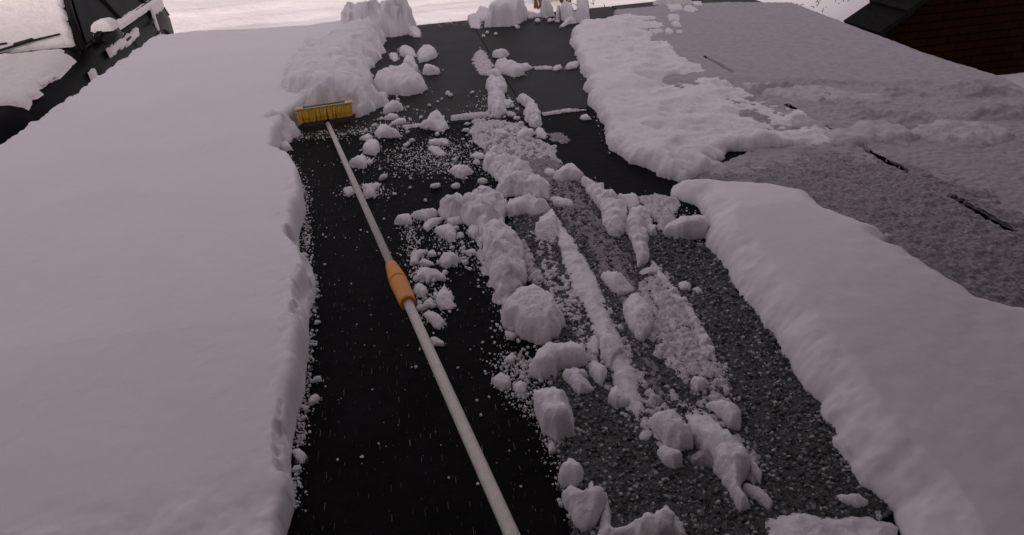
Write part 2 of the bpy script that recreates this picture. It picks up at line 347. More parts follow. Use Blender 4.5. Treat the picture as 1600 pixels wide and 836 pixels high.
# embossed flecks of the near felt, in rows across the sheet
rs = np.random.RandomState(5); V = []; Fq = []
for yy in np.arange(0.62, 2.7, 0.062):
    for xx in np.arange(-0.55, 0.24, 0.0205):
        if rs.rand() < 0.3: continue
        x = xx + rs.normal(0, 0.0012); y = yy + rs.normal(0, 0.0045); hw = 0.0008 + 0.0007 * rs.rand(); hl = 0.005 + 0.007 * rs.rand(); b = len(V)
        for (dx, dy, z) in ((-hw, -hl, -0.003), (hw, -hl, -0.003), (hw, hl, -0.003), (-hw, hl, -0.003), (0, -hl * 0.7, 0.0012), (0, hl * 0.7, 0.0012)):
            V.append((x + dx, y + dy, z))
        Fq += [(b, b + 1, b + 4, b + 4), (b + 1, b + 2, b + 5, b + 4), (b + 2, b + 3, b + 5, b + 5), (b + 3, b, b + 4, b + 5)]
for _ in range(2600):
    x = -0.56 + 0.80 * rs.rand(); y = 0.6 + 2.3 * rs.rand(); hw = 0.0006 + 0.0006 * rs.rand(); hl = 0.001 + 0.0035 * rs.rand(); b = len(V)
    for (dx, dy, z) in ((-hw, -hl, -0.003), (hw, -hl, -0.003), (hw, hl, -0.003), (-hw, hl, -0.003), (0, -hl * 0.7, 0.0009), (0, hl * 0.7, 0.0009)): V.append((x + dx, y + dy, z))
    Fq += [(b, b + 1, b + 4, b + 4), (b + 1, b + 2, b + 5, b + 4), (b + 2, b + 3, b + 5, b + 5), (b + 3, b, b + 4, b + 5)]
me = bpy.data.meshes.new('felt_flecks'); me.from_pydata(V, [], [tuple(dict.fromkeys(f)) for f in Fq]); me.update()
tag(link('felt_flecks', me, 'rib', rf), kind='stuff')

# frozen grit and frost chips on the gritty part of the sheet
def scatter_chips(name, polys, n, s0, s1, m, seed, parent, lift=0.004):
    rs = np.random.RandomState(seed); pl = [[tuple(P(*p)[:2]) for p in q] for q in polys]
    a = np.array([p for q in pl for p in q]); mn, mx = a.min(0), a.max(0); V = []; Fc = []; cnt = 0
    pos = mn + rs.rand(n * 12, 2) * (mx - mn); d = np.full(len(pos), -1e9)
    for q in pl: d = np.maximum(d, sdf(q, pos[:, 0], pos[:, 1]))
    d = d + 0.03 * fbm(pos[:, 0] * 12, pos[:, 1] * 12, seed)
    pos = pos[d > 0][:n]
    for (x, y) in pos:
        r = s0 + (s1 - s0) * rs.rand() ** 2; k = 5; a0 = rs.rand() * 6.28; tx, ty = rs.normal(0, 0.28, 2); el = 0.6 + 0.5 * rs.rand(); ea = rs.rand() * 3.14
        b = len(V); t = r * (0.3 + 0.5 * rs.rand()); zc = lift * rs.rand() + 0.15 * r
        for lev in (0, 1):
            for j in range(k):
                th = a0 + 6.283 * j / k; rr = r * (0.7 + 0.5 * rs.rand()) * (1.0 if lev == 0 else 0.72)
                px_, py_ = rr * math.cos(th), rr * math.sin(th) * el
                dx, dy = px_ * math.cos(ea) - py_ * math.sin(ea), px_ * math.sin(ea) + py_ * math.cos(ea)
                V.append((x + dx, y + dy, zc + (t if lev else -t * 0.3) + dx * tx + dy * ty))
        Fc += [tuple(b + 5 + j for j in range(k))] + [(b + j, b + (j + 1) % k, b + 5 + (j + 1) % k, b + 5 + j) for j in range(k)]
    me = bpy.data.meshes.new(name); me.from_pydata(V, [], Fc); me.update()
    return tag(link(name, me, m, parent), kind='stuff')
GRIT = [[(800, 350), (850, 300), (880, 260), (985, 330), (1040, 370), (1110, 380), (1170, 470), (1250, 590), (1330, 720), (1400, 790), (1340, 860), (900, 900), (868, 640), (850, 560), (835, 440)]]
o = mound('gritty_crust', [foot(GRIT[0], 0)], 0.005, 0.03, 0.006, 'crust', rag=0.03, ragf=14, rough=0.003, roughf=60, pw=1.5, parent=rf); o['kind'] = 'stuff'
scatter_chips('frozen_grit', GRIT, 26000, 0.0020, 0.0064, 'chip', 11, rf, 0.006)

# ------------------------------------------------------------------ the snow lying on the roof
G = lambda *ps: [(P(*p)[0], P(*p)[1]) for p in ps]
def seamcut(a, b, wd=0.008, dep=0.07): return ((1.625, P(a[0], a[1], 0.0)[1]), (1.625, P(b[0], b[1], 0.0)[1]), wd, dep)
# broad untouched slab on the left
SL = G((-300, 420, .11), (-60, 262, .11), (0, 220, .11), (60, 180, .11), (120, 138, .11), (180, 95, .11), (240, 55, .11), (300, 47, .11), (480, 40, .10), (540, 36, .08),
       (600, 45), (560, 90), (500, 170), (455, 205), (437, 235), (433, 262), (462, 272), (474, 298), (478, 330), (468, 370), (469, 405), (478, 424), (492, 434), (494, 465),
       (483, 486), (481, 560), (476, 610), (466, 650), (458, 690), (455, 745), (462, 790), (447, 836), (440, 960), (0, 1100), (-300, 900))
def slab_l(X, Y, d, h):
    reg = np.clip((0.98 - Y) / 0.12, 0, 1) * np.clip((X + 0.95) / 0.25, 0, 1)
    h = h + reg * (0.020 * fbm(X * 8, Y * 8, 41, 4) - 0.004)
    h = h * (0.62 + 0.38 * np.clip((Y - 0.85) / 0.6, 0, 1)) + 0.006 * fbm(X * 1.6, Y * 1.6, 44, 2)
    edge = np.clip(1 - d / 0.07, 0, 1) * np.clip((2.9 - Y) / 0.2, 0, 1)
    h = h - edge * np.clip(fbm(X * 4.5, Y * 2.7, 43, 5, 0.6) - 0.08, 0, 1) * 0.045
    h = h + 0.024 * np.clip(1 - d / 0.10, 0, 1) * np.clip((-1.6 - X) / 0.05, 0, 1) * fbm(X * 12, Y * 7, 48, 4, 0.65)
    low = np.clip(1 - d / 0.030, 0, 1) * np.clip((1.95 - Y) / 0.08, 0, 1)
    brk = np.clip(0.5 + 2.2 * fbm(X * 3 + 5, Y * 5, 47, 4, 0.6), 0, 1)                 # the ledge is broken away in places
    low = low * brk
    return np.where((low > 0) & (d > 0), np.minimum(h, 0.030 + 0.05 * (1 - brk) + 0.07 * np.clip((d - 0.014 - 0.010 * fbm(X * 4, Y * 4, 8, 2)) / 0.012, 0, 1)), h)
o = mound('snow_slab', [SL], 0.105, 0.032, 0.0038, 'slab', rag=0.004, ragf=9, rough=0.0016, roughf=22, pw=3.6, hmod=slab_l, push=0.0025, pushf=45, pedge=0.05)
tag(o, 'broad smooth slab of untouched snow covering the left half of the roof', 'snow')
# big slab on the right
SR = G((1040, 308), (1085, 318), (1105, 350), (1100, 385), (1130, 420), (1165, 470), (1215, 540), (1245, 592), (1272, 632), (1300, 690), (1332, 742), (1362, 772), (1395, 800), (1430, 900),
       (1460, 1300), (2100, 1100), (1700, 540, .015), (1600, 500, .015), (1530, 480, .015), (1500, 458, .015), (1445, 428, .015), (1420, 402, .015), (1392, 396, .015), (1384, 374, .015), (1330, 356, .015), (1287, 332, .015),
       (1272, 306, .015), (1200, 297, .01), (1130, 288, .01), (1060, 284, .01))
def slab_r(X, Y, d, h):
    far = np.clip((Y - 1.7) / 0.5, 0, 1)
    h = h * (1 - 0.62 * far) + 0.006 * fbm(X * 3, Y * 3, 52, 3) * np.clip(d / 0.05, 0, 1)
    cut = sdf(G((1268, 625, .05), (1290, 590, .10), (1325, 600, .11), (1352, 650, .11), (1385, 700, .11), (1392, 775, .09), (1362, 772, 0), (1300, 690, 0)), X, Y)
    return h - np.clip(cut / 0.020, 0, 1) * 0.032
o = mound('snow_slab', [SR], 0.082, 0.085, 0.0050, 'slab', rag=0.022, ragf=9, rough=0.002, roughf=18, pw=1.55, hmod=slab_r, push=0.003, pushf=16, pedge=0.10)
tag(o, 'deep rounded snow slab on the right edge of the gritty felt, running out of the frame', 'snow')
# upper right, half swept bank
SU = G((905, 27, .05), (893, 60), (906, 110), (920, 150), (935, 190), (955, 230), (990, 256), (1030, 276), (1062, 282), (1100, 274), (1135, 270), (1112, 256), (1140, 237), (1195, 236),
       (1260, 232), (1330, 235), (1290, 190), (1200, 145, .03), (1130, 122, .03), (1105, 100, .03), (1055, 72, .03), (1040, 40, .03), (1075, 14, .04), (1040, 8, .06), (960, 18, .06))
def bank(X, Y, d, h):
    xl = np.interp(Y, [1.9, 2.4, 3.0, 3.8, 5.3], [0.75, 0.9, 0.95, 1.0, 1.15]); h = h * np.clip(1.25 - (X - xl) / 0.62 + 0.75 * fbm(X * 3.2, Y * 5.0, 66, 5, 0.6), 0.10, 1)
    return np.maximum(h * (1 + 0.30 * fbm(X * 3.0, Y * 3.0, 61, 3)) - 0.028 * np.clip(sdf(G((985, 116, .04), (1060, 108, .04), (1105, 122, .03), (1110, 134, .03), (1030, 138, .02), (1000, 132, .02)), X, Y) / 0.07, 0, 1), 0.002)
o = mound('snow_bank', [SU], 0.062, 0.05, 0.0052, 'snow', rag=0.045, ragf=7, rough=0.004, roughf=14, lump=0.25, lumpf=4, pw=1.7, hmod=bank, push=0.006, pushf=18, balls=10, ballr=(0.3, 0.8))
tag(o, 'lumpy half-swept snow bank right of the dark cleared strip, near the far edge', 'snow')
# thin frozen cover to the right, lap seams open in it
ST = G((960, 14, .02), (1045, 6, .02), (1140, 2, .02), (1240, 3, .02), (1330, 37, .02), (1450, 82, .02), (1570, 119, .02), (1700, 172, .02), (1800, 300), (1720, 540), (1600, 520), (1530, 500), (1390, 400), (1280, 330), (1130, 296), (1110, 262), (1195, 230),
       (1050, 150), (1000, 90), (960, 50))
def thinfn(X, Y, d, h):
    lim = 3.45 - 0.42 * (X - 0.9) + 0.16 * fbm(X * 2, Y * 2, 73, 3)                  # the untouched part lies beyond, scraped part nearer
    s = np.clip((lim - Y) / 0.06, 0, 1)
    blot = np.clip(fbm(X * 3.4, Y * 6.5, 71, 5, 0.65) - 0.05, 0, 1) * np.clip((Y - lim + 1.15) / 0.5, 0, 1)
    return np.where(s > 0, h * (1 - 0.55 * s) + s * (0.062 * blot + 0.006 * fbm(X * 30, Y * 45, 72, 3)), h)
cuts = [seamcut((1105, 94), (1152, 117)), seamcut((1232, 167), (1266, 181)), seamcut((1298, 199), (1318, 209)), seamcut((1346, 223), (1428, 270)),
        seamcut((1505, 312), (1600, 366))]
o = mound('thin_snow', [ST], 0.020, 0.03, 0.0042, 'thinfar', rag=0.012, ragf=18, rough=0.003, roughf=40, pw=2, hmod=thinfn, cuts=cuts)
tag(o, 'thin grey frozen snow layer over the right of the roof, with dark lap seams showing', 'snow')
SG = G((1052, 300), (1064, 272), (1110, 262), (1195, 240), (1300, 222), (1420, 250), (1600, 300), (1720, 400), (1740, 700), (1600, 640), (1500, 580), (1380, 500), (1280, 430), (1120, 340))
o = mound('slush_crust', [SG], 0.021, 0.20, 0.0046, 'slush', rag=0.12, ragf=3.5, rough=0.007, roughf=42, pw=1.3, cuts=cuts, patchy=0.5, patchf=16)
tag(o, 'gritty grey slush crust above the big right-hand snow slab', 'slush')
# thin slush between the central ridges
for lab, q, T, mm, *pt in (
    ('grey icy slush smear in the upper middle beside the central seam', [(745, 205), (790, 190), (850, 225), (890, 270), (930, 320), (985, 400), (1010, 460), (980, 480), (940, 440), (905, 380), (860, 330), (800, 300), (770, 260)], 0.008, 'slush'),
    ('pale frosty smear between the almond-shaped clod and the lower right ridge', [(985, 440), (1040, 430), (1090, 500), (1135, 590), (1115, 610), (1060, 600), (1020, 560), (1000, 520)], 0.012, 'smear'),
    ('short icy smear lying across the seam at the top of the central trail', pts('H', [(140, 330), (180, 270), (215, 300), (255, 370), (235, 425), (175, 420)]), 0.010, 'smear'),
    ('thin snow dusting over the felt right of the central seam below the crossing lap', pts('H', [(120, 710), (260, 680), (340, 690), (420, 700), (480, 780), (600, 830), (640, 920), (250, 900), (150, 800)]), 0.010, 'smear'),
    ('grey scraped snow film on dark felt at the left tip of the big right slab', pts('G', [(830, 190), (900, 175), (990, 190), (1000, 300), (920, 330), (880, 270)]), 0.010, 'smear'),
    ('broken frosty film on the grit between the snow tongue and the curved ridge', [(820, 350), (860, 380), (900, 440), (930, 520), (960, 600), (990, 660), (960, 650), (900, 560), (860, 480), (835, 400)], 0.007, 'smear'),
    ('broken frosty film on the grit between the curved ridge and the right ridge', [(890, 340), (940, 370), (990, 440), (1000, 520), (1040, 600), (1060, 640), (1020, 640), (985, 560), (950, 460), (915, 390)], 0.007, 'slush'),
    ('ragged frost film on the grit left of the long lizard-shaped clod', [(985, 610), (1040, 600), (1090, 640), (1075, 680), (1020, 700), (990, 660)], 0.006, 'smear'),
    ('long powder streak along both sides of the lower right ridge', [(1000, 400), (1040, 420), (1095, 490), (1135, 570), (1155, 640), (1190, 720), (1218, 800), (1170, 790), (1115, 680), (1070, 610), (1025, 500)], 0.009, 'smear', 0.45),
    ('broken powder streak down the middle of the gritty strip', [(935, 450), (975, 500), (1010, 580), (1035, 650), (1062, 720), (1020, 715), (980, 650), (945, 560), (920, 490)], 0.008, 'smear', 0.5),
    ('powder spilled beside the thick snow tongue', [(735, 340), (770, 350), (790, 420), (815, 480), (790, 500), (765, 450), (745, 400)], 0.006, 'smear', 0.6),
    ('broad pale ice film left by the broom on the dark felt left of the bank', pts('H', [(560, 760), (640, 750), (700, 800), (640, 812), (590, 800)]), 0.003, 'slush')):
    o = mound('slush_smear', [foot(q, 0)], T, 0.03, 0.0045, mm, rag=0.03, ragf=16, rough=0.012, roughf=45, pw=1.5, patchy=pt[0] if pt else 0.35, patchf=26)
    if o: tag(o, lab, 'slush')
for lab, q, T in (
    ('white ice streak along the crossing lap left of the central trail', pts('H', [(15, 662), (110, 648), (240, 638), (248, 660), (150, 672), (20, 684)]), 0.012),
    ('faint ice streak along the crossing lap right of the central trail', pts('H', [(530, 640), (680, 618), (815, 622), (700, 634), (545, 656)]), 0.006),
    ('short ice roll just below the left crossing lap', pts('H', [(130, 695), (160, 682), (215, 680), (218, 695), (150, 705)]), 0.012),
    ('thin ice streak on the felt lap between the two triangular clods', pts('I', [(930, 715), (1050, 700), (1060, 715), (950, 728)]), 0.006),
    ('faint frost streak along the upper lap at the dark far strip', pts('H', [(480, 380), (560, 372), (600, 380), (590, 392), (500, 392)]), 0.005)):
    o = mound('ice_streak', [foot(q, 0)], T, 0.012, 0.005, 'smear', rag=0.010, ragf=30, rough=0.004, roughf=60, pw=1.6, patchy=0.25, patchf=30)
    if o: tag(o, lab, 'ice')

# ---- heaps pushed up by the broom
def heap(lab, q, T, w, lift=0.75, name='snow_heap', **k):
    a = dict(rag=0.03, ragf=9, rough=0.007, roughf=26, lump=0.25, lumpf=7, pw=1.45, push=0.024, pushf=11, res=0.0042, balls=22, ballr=(0.35, 1.0)); a.update(k)
    wp = a.pop('world', None); o = mound(name, [wp or foot(q, T, lift)], T, w, a.pop('res'), 'snow', **a)
    return tag(o, lab, 'snow')
def pile(X, Y, d, h):                                             # blocky broken front and a shoulder along the slab
    return np.clip(h, 0, 0.165 + 0.02 * fbm(X * 5, Y * 5, 82, 3)) + 0.020 * np.clip(fbm(X * 6, Y * 6, 83, 2), -0.2, 1)
heap('large snow pile gathered in front of the yellow broom head',
     [(459, 180, 0), (436, 172, .02), (424, 150, .06), (432, 122, .08), (440, 95, .11), (452, 70, .15), (480, 54, .17), (520, 42, .15), (560, 34, .12), (600, 42, .05), (600, 70, .03), (592, 92, .0), (580, 112, 0), (580, 146, 0), (604, 163, 0), (585, 172, 0), (558, 182, 0), (556, 172, .02), (508, 176, .02), (462, 184, .02)],
     0.205, 0.19, hmod=pile, push=0.022, pushf=10, balls=34, ballr=(0.15, 0.45), pw=1.4, rag=0.04, rough=0.009, roughf=24)
heap('snow heap on the far roof edge above the broom pile, rising against the bright ground',
     None, 0.185, 0.10, pw=1.45, lump=0.6, lumpf=9, rough=0.014, push=0.032, pushf=14, res=0.0055, balls=40, ballr=(0.4, 1.0), world=[(P(540, 50)[0], 5.12), (P(565, 48)[0], 5.05), (P(600, 46)[0], 5.08), (P(640, 44)[0], 5.08), (P(652, 42)[0], 5.18), (P(648, 42)[0], 5.36), (P(600, 46)[0], 5.41), (P(560, 48)[0], 5.40), (P(530, 50)[0], 5.30)])
heap('snow crumbled off the slab edge left of the broom head', pts('I', [(50, 690), (100, 650), (200, 640), (240, 580), (320, 620), (345, 690), (315, 740), (290, 800), (230, 836), (130, 820), (70, 760)]), 0.135, 0.12, pw=1.3, balls=30, ballr=(0.12, 0.4))
heap('low snow heap on the far edge left of the shrub', [(755, 42, 0), (764, 20, .1), (775, 9, .14), (800, 3, .16), (822, -6, .16), (824, 16, .03), (800, 24, 0), (780, 30, 0)], 0.15, 0.05, pw=1.7, res=0.005)
heap('rounded snow heap on the far edge right of the shrub', pts('H', [(520, 78, 0), (600, 45, .05), (640, 10, .12), (690, -25, .18), (800, -25, .18), (800, 25, .08), (745, 85, 0), (720, 118, 0), (690, 112, 0), (655, 100, 0), (620, 112, 0), (600, 92, 0), (540, 96, 0)]), 0.16, 0.06, pw=1.7, res=0.005)
heap('fringe of snow along the far edge below the shrub', pts('H', [(370, 82), (470, 70), (540, 78), (560, 95), (480, 88), (380, 96)]), 0.03, 0.02, push=0.004, rough=0.006)
heap('flat snow lumps on the far edge above the thin right-hand cover', pts('H', [(1130, 8), (1200, -4), (1340, -20), (1400, -10), (1330, 30), (1240, 30), (1160, 20)]), 0.06, 0.05, push=0.012, rough=0.012)

# ---- ridges left between broom strokes
def ridge(lab, q, T, w, **k):
    a = dict(rag=0.016, ragf=16, rough=0.008, roughf=40, lump=0.35, lumpf=12, pw=1.45, push=0.013, pushf=34, res=0.0034, lift=0.6, m='snow', balls=14, ballr=(0.4, 1.0)); a.update(k)
    res = a.pop('res'); m = a.pop('m'); lift = a.pop('lift')
    o = mound('snow_ridge', [foot(q, T, lift)], T, w, res, m, **a)
    return tag(o, lab, 'snow')
ridge('upper left strand of the central snow trail above the crossing lap', pts('H', [(220, 440), (290, 438), (330, 450), (335, 490), (312, 520), (320, 560), (325, 640), (280, 672), (225, 630), (225, 570), (230, 500), (212, 470)]), 0.05, 0.03)
ridge('upper right strand of the central trail beside the open seam', pts('H', [(390, 530), (430, 528), (470, 558), (510, 610), (530, 680), (530, 722), (490, 722), (440, 690), (432, 630), (455, 600), (410, 560)]), 0.05, 0.03)
ridge('crumbly middle part of the central snow trail above the crossbar', pts('B', [(800, 175), (830, 90), (880, 50), (930, 40), (945, 80), (910, 110), (940, 150), (1000, 160), (1080, 150), (1160, 200), (1200, 270), (1290, 310), (1310, 440), (1220, 440), (1100, 400), (960, 400), (900, 350), (940, 290), (880, 220), (820, 190)]),
      0.045, 0.04, rough=0.016, roughf=34, lump=0.5, balls=45)
ridge('snow crossbar reaching left from the central trail', pts('B', [(475, 490), (520, 440), (580, 420), (660, 440), (680, 440), (740, 360), (800, 340), (870, 360), (970, 400), (1000, 430), (980, 500), (960, 560), (870, 585), (840, 640), (800, 700), (770, 640), (750, 610), (700, 600), (640, 550), (560, 560), (510, 530)]), 0.055, 0.045, rough=0.012, balls=40)
ridge('thick snow tongue hanging down left of the gritty strip', pts('G', [(140, 330), (165, 300), (200, 280), (250, 285), (300, 340), (330, 400), (325, 450), (350, 545), (320, 580), (270, 590), (240, 630), (215, 635), (190, 560), (165, 490), (150, 400)]), 0.060, 0.045, rough=0.012, balls=30)
ridge('thin ragged fringe right of the thick snow tongue', pts('G', [(290, 350), (340, 370), (390, 470), (435, 560), (405, 592), (352, 548), (330, 460)]), 0.018, 0.02, m='smear', patchy=0.2)
ridge('long curved thin ridge between two broom strokes in the gritty strip', [(848, 318), (872, 330), (890, 360), (918, 400), (942, 450), (962, 505), (990, 560), (1003, 610), (1012, 645), (998, 666), (978, 645), (955, 600), (928, 535), (906, 478), (888, 440), (876, 410), (868, 372), (852, 345)], 0.019, 0.04, rough=0.003, push=0.004, lump=0.3, balls=5, rag=0.008, ragf=12, pw=1.25, res=0.0026)
ridge('upper lobe of the right ridge beside the open seam', pts('G', [(572, 122), (600, 100), (660, 160), (740, 200), (780, 260), (782, 330), (745, 376), (700, 362), (670, 310), (665, 250), (630, 200)]), 0.045, 0.035, rough=0.006, rag=0.008, lift=0.35, pw=1.8, balls=10)
ridge('forked middle piece of the right ridge', pts('G', [(780, 270), (820, 245), (870, 255), (890, 300), (908, 352), (880, 362), (862, 325), (876, 420), (872, 492), (820, 507), (815, 440), (790, 370), (768, 320)]), 0.045, 0.028, rough=0.008, rag=0.006, lift=0.35, pw=1.8, balls=10)
ridge('tapering lower end of the right ridge on dark grit', pts('G', [(872, 440), (932, 490), (962, 540), (1002, 600), (1052, 660), (1102, 720), (1155, 835), (1180, 930), (1130, 960), (1095, 880), (1062, 790), (1030, 700), (965, 640), (930, 560), (880, 505)]), 0.022, 0.032, rough=0.008, patchy=0.04, patchf=25, balls=22)
ridge('low snow mound at the bottom centre of the gritty strip', pts('F', [(505, 690), (530, 675), (540, 730), (545, 790), (600, 765), (690, 772), (720, 720), (750, 690), (772, 720), (820, 790), (850, 870), (470, 870)]), 0.034, 0.06, rough=0.007, balls=4, push=0.008)
ridge('low snow bank at the bottom right below the end of the gritty strip', [(1195, 800), (1222, 788), (1265, 789), (1300, 800), (1350, 800), (1400, 800), (1480, 960), (1180, 960)], 0.032, 0.09, rough=0.005, balls=0, push=0.006)

# ---- clods, one by one
RIM = []; _rr = np.random.RandomState(99)
def clod(lab, q, T=None, name='snow_clod', group=None, fac=3, m='snow', near=True):
    f0 = np.array(foot(q, 0)); dist = math.hypot(math.hypot(f0[:, 0].mean(), f0[:, 1].mean()), 1)
    f1 = foot(q, T or 0.02); a = np.array(f1); mn, mx = a.min(0), a.max(0)
    gx_, gy_ = np.meshgrid(np.linspace(mn[0], mx[0], 24), np.linspace(mn[1], mx[1], 24)); Rin = max(sdf(f1, gx_, gy_).max(), 0.004)
    T = T or min(0.075, max(0.012, 1.05 * Rin))
    res = max(0.0016, min(0.0021 * dist / 1.3, Rin / 7))
    o = mound(name, [foot(q, T, 0.6)], T, 0.72 * Rin, res, m, rag=0.22 * Rin, ragf=0.8 / Rin, rough=0.15 * Rin, roughf=2.8 / Rin, lump=0.25, lumpf=0.5 / Rin, pw=1.9, balls=3, ballr=(0.5, 1.1),
              facets=fac, tilt=0.5, push=0.15 * Rin, pushf=1.1 / Rin, grow=False)
    if o: tag(o, lab, 'snow', group)
    for _ in range(int(min(70, 14 + Rin * 1400))):                     # powder and crumbs shed round each clod
        i = _rr.randint(len(a)); u = _rr.rand(); p = a[i] * (1 - u) + a[(i + 1) % len(a)] * u; cen = a.mean(0); k = 1 + abs(_rr.normal(0, 0.16))
        p = cen + (p - cen) * k + _rr.normal(0, 0.002, 2); RIM.append((p[0], p[1], 0.0009 + min(0.005, 0.16 * Rin) * _rr.rand() ** 2.5))
    return o
c = lambda lab, k, q, **kw: clod(lab, pts(k, q), **kw)
# by the broom head and far strip
c('broad lumpy clod broken off the right side of the broom pile', 'C', [(95, 300), (120, 200), (150, 155), (200, 140), (280, 160), (330, 190), (390, 230), (455, 315), (400, 355), (320, 370), (260, 360), (190, 365), (120, 340)], T=0.085, fac=2)
c('knobbly clod on top of the broad lump right of the broom pile', 'C', [(285, 175), (300, 125), (350, 128), (375, 150), (392, 200), (380, 225), (310, 210)], T=0.07)
c('clod with a crumb at its left end on dark felt right of broom pile', 'C', [(418, 215), (455, 180), (490, 172), (532, 200), (520, 230), (470, 240), (430, 235)])
c('angular clod above the crumb-ended clod on the far dark felt', 'C', [(385, 110), (400, 70), (470, 50), (512, 90), (490, 120), (400, 158)])
c('round clod between the broom pile and the angular far clod', 'C', [(262, 62), (315, 52), (365, 80), (385, 112), (330, 125), (280, 110)])
c('small clod touching the right flank of the broom pile', 'C', [(205, 85), (255, 90), (260, 130), (235, 150), (205, 120)])
c('wedge clod tucked under the broad lump beside the broom', 'C', [(150, 340), (195, 370), (165, 395), (125, 370)])
c('pointed triangular clod lying on the crossing lap', 'C', [(400, 572), (460, 530), (530, 478), (570, 520), (582, 580), (550, 612), (480, 590)])
c('tent-shaped clod below the broom head', 'C', [(100, 638), (130, 580), (155, 550), (200, 590), (280, 630), (270, 648), (150, 648)])
c('flat wedge left of the tent-shaped clod', 'C', [(10, 660), (70, 622), (95, 650), (60, 670)])
c('blunt clod beside the pole just below the broom head', 'C', [(25, 720), (80, 652), (135, 670), (140, 720), (110, 765), (40, 750)])
c('crumbly forked clod below the right end of the broom head', 'C', [(165, 470), (200, 430), (235, 400), (250, 430), (290, 440), (290, 455), (215, 480), (170, 490)])
c('flat clod under the crumbly forked clod', 'C', [(165, 528), (230, 485), (258, 495), (255, 520), (190, 534)])
c('slim clod just above the lap right of the tent-shaped clod', 'C', [(215, 552), (270, 520), (310, 525), (310, 545), (225, 564)])
c('bar-shaped clod below the pointed triangular clod', 'C', [(458, 675), (480, 660), (580, 655), (592, 680), (570, 698), (470, 697)])
c('lumpy clod under the bar-shaped clod', 'C', [(450, 710), (480, 698), (540, 725), (570, 755), (540, 765), (490, 752)])
c('clod against the pole below the blunt clod', 'A', [(390, 142), (440, 112), (467, 118), (465, 165), (430, 170), (395, 155)])
c('notched clod touching the right side of the pole', 'A', [(450, 237), (510, 213), (522, 225), (502, 255), (500, 285), (465, 298), (455, 270)])
c('small clod on the left of the pole opposite the notched clod', 'A', [(368, 255), (405, 245), (415, 270), (390, 290), (375, 277)])
c('mushroom-shaped clod alone on black felt above the crossbar', 'A', [(813, 172), (840, 155), (900, 158), (910, 180), (885, 195), (880, 212), (845, 210), (840, 195)])
c('clod fallen from the slab edge below the left end of the broom', 'A', [(95, 62), (130, 55), (155, 88), (120, 97), (95, 85)])
c('long clod lying across the top of the central trail', 'H', [(265, 358), (300, 348), (345, 350), (420, 385), (440, 410), (375, 438), (300, 400), (270, 382)])
c('clod above the long clod of the central trail', 'H', [(255, 312), (295, 278), (345, 300), (300, 332)])
c('clod at the right end of the long trail clod', 'H', [(400, 372), (430, 355), (480, 378), (440, 402)])
c('clod beside the bank at the upper lap', 'H', [(665, 386), (700, 350), (745, 348), (735, 376), (680, 392)])
c('clod left of the one beside the bank at the upper lap', 'H', [(593, 390), (640, 363), (646, 385), (610, 400)])
c('clod on dark felt under the faint right ice streak', 'H', [(750, 662), (790, 648), (808, 675), (770, 682)])
c('clod at the top end of the open central seam', 'H', [(110, 92), (140, 62), (188, 120), (180, 162), (130, 152)], T=0.06)
c('spiky clod on the far edge above the central seam', 'H', [(160, 82), (205, 30), (250, 60), (225, 112), (180, 120)], T=0.07)
c('clod between the spiky clod and the heap left of the shrub', 'H', [(225, 82), (265, 72), (282, 112), (235, 132)], T=0.05)
c('wedge clod on the dark felt under the heap left of the shrub', 'H', [(280, 142), (315, 100), (335, 125), (300, 152)])
c('clod cut off at the far dark corner beside the bank', 'H', [(642, 140), (680, 108), (725, 90), (728, 122), (690, 126), (650, 152)], T=0.035)
c('clod on the left below the far heap beside the dark felt', 'I', [(962, 165), (990, 148), (1045, 180), (1040, 210), (1000, 208)], T=0.05)
c('flat clod under the far heap at the left top of the dark felt', 'I', [(820, 185), (850, 172), (885, 182), (870, 205), (830, 205)], T=0.03)
c('upper clod of the small cluster on the thin right-hand snow', 'H', [(1243, 92), (1320, 85), (1322, 140), (1255, 147)], T=0.04)
c('left clod of the small cluster on the thin right-hand snow', 'H', [(1228, 182), (1250, 155), (1288, 200), (1265, 220), (1235, 212)], T=0.04)
c('middle clod of the small cluster on the thin right-hand snow', 'H', [(1265, 142), (1310, 125), (1332, 170), (1295, 182)], T=0.04)
c('right clod of the small cluster on the thin right-hand snow', 'H', [(1290, 182), (1335, 175), (1338, 206), (1300, 212)], T=0.035)
c('far-edge clod above the cluster on the thin snow', 'H', [(1330, 46), (1380, 33), (1428, 70), (1390, 90), (1340, 76)], T=0.045)
c('far-edge clod right of its neighbour above the cluster', 'H', [(1385, 12), (1440, 12), (1447, 52), (1400, 46)], T=0.045)
c('flat far-edge clod at the right end of the bank', 'H', [(1238, 32), (1330, 20), (1342, 70), (1260, 86)], T=0.04)
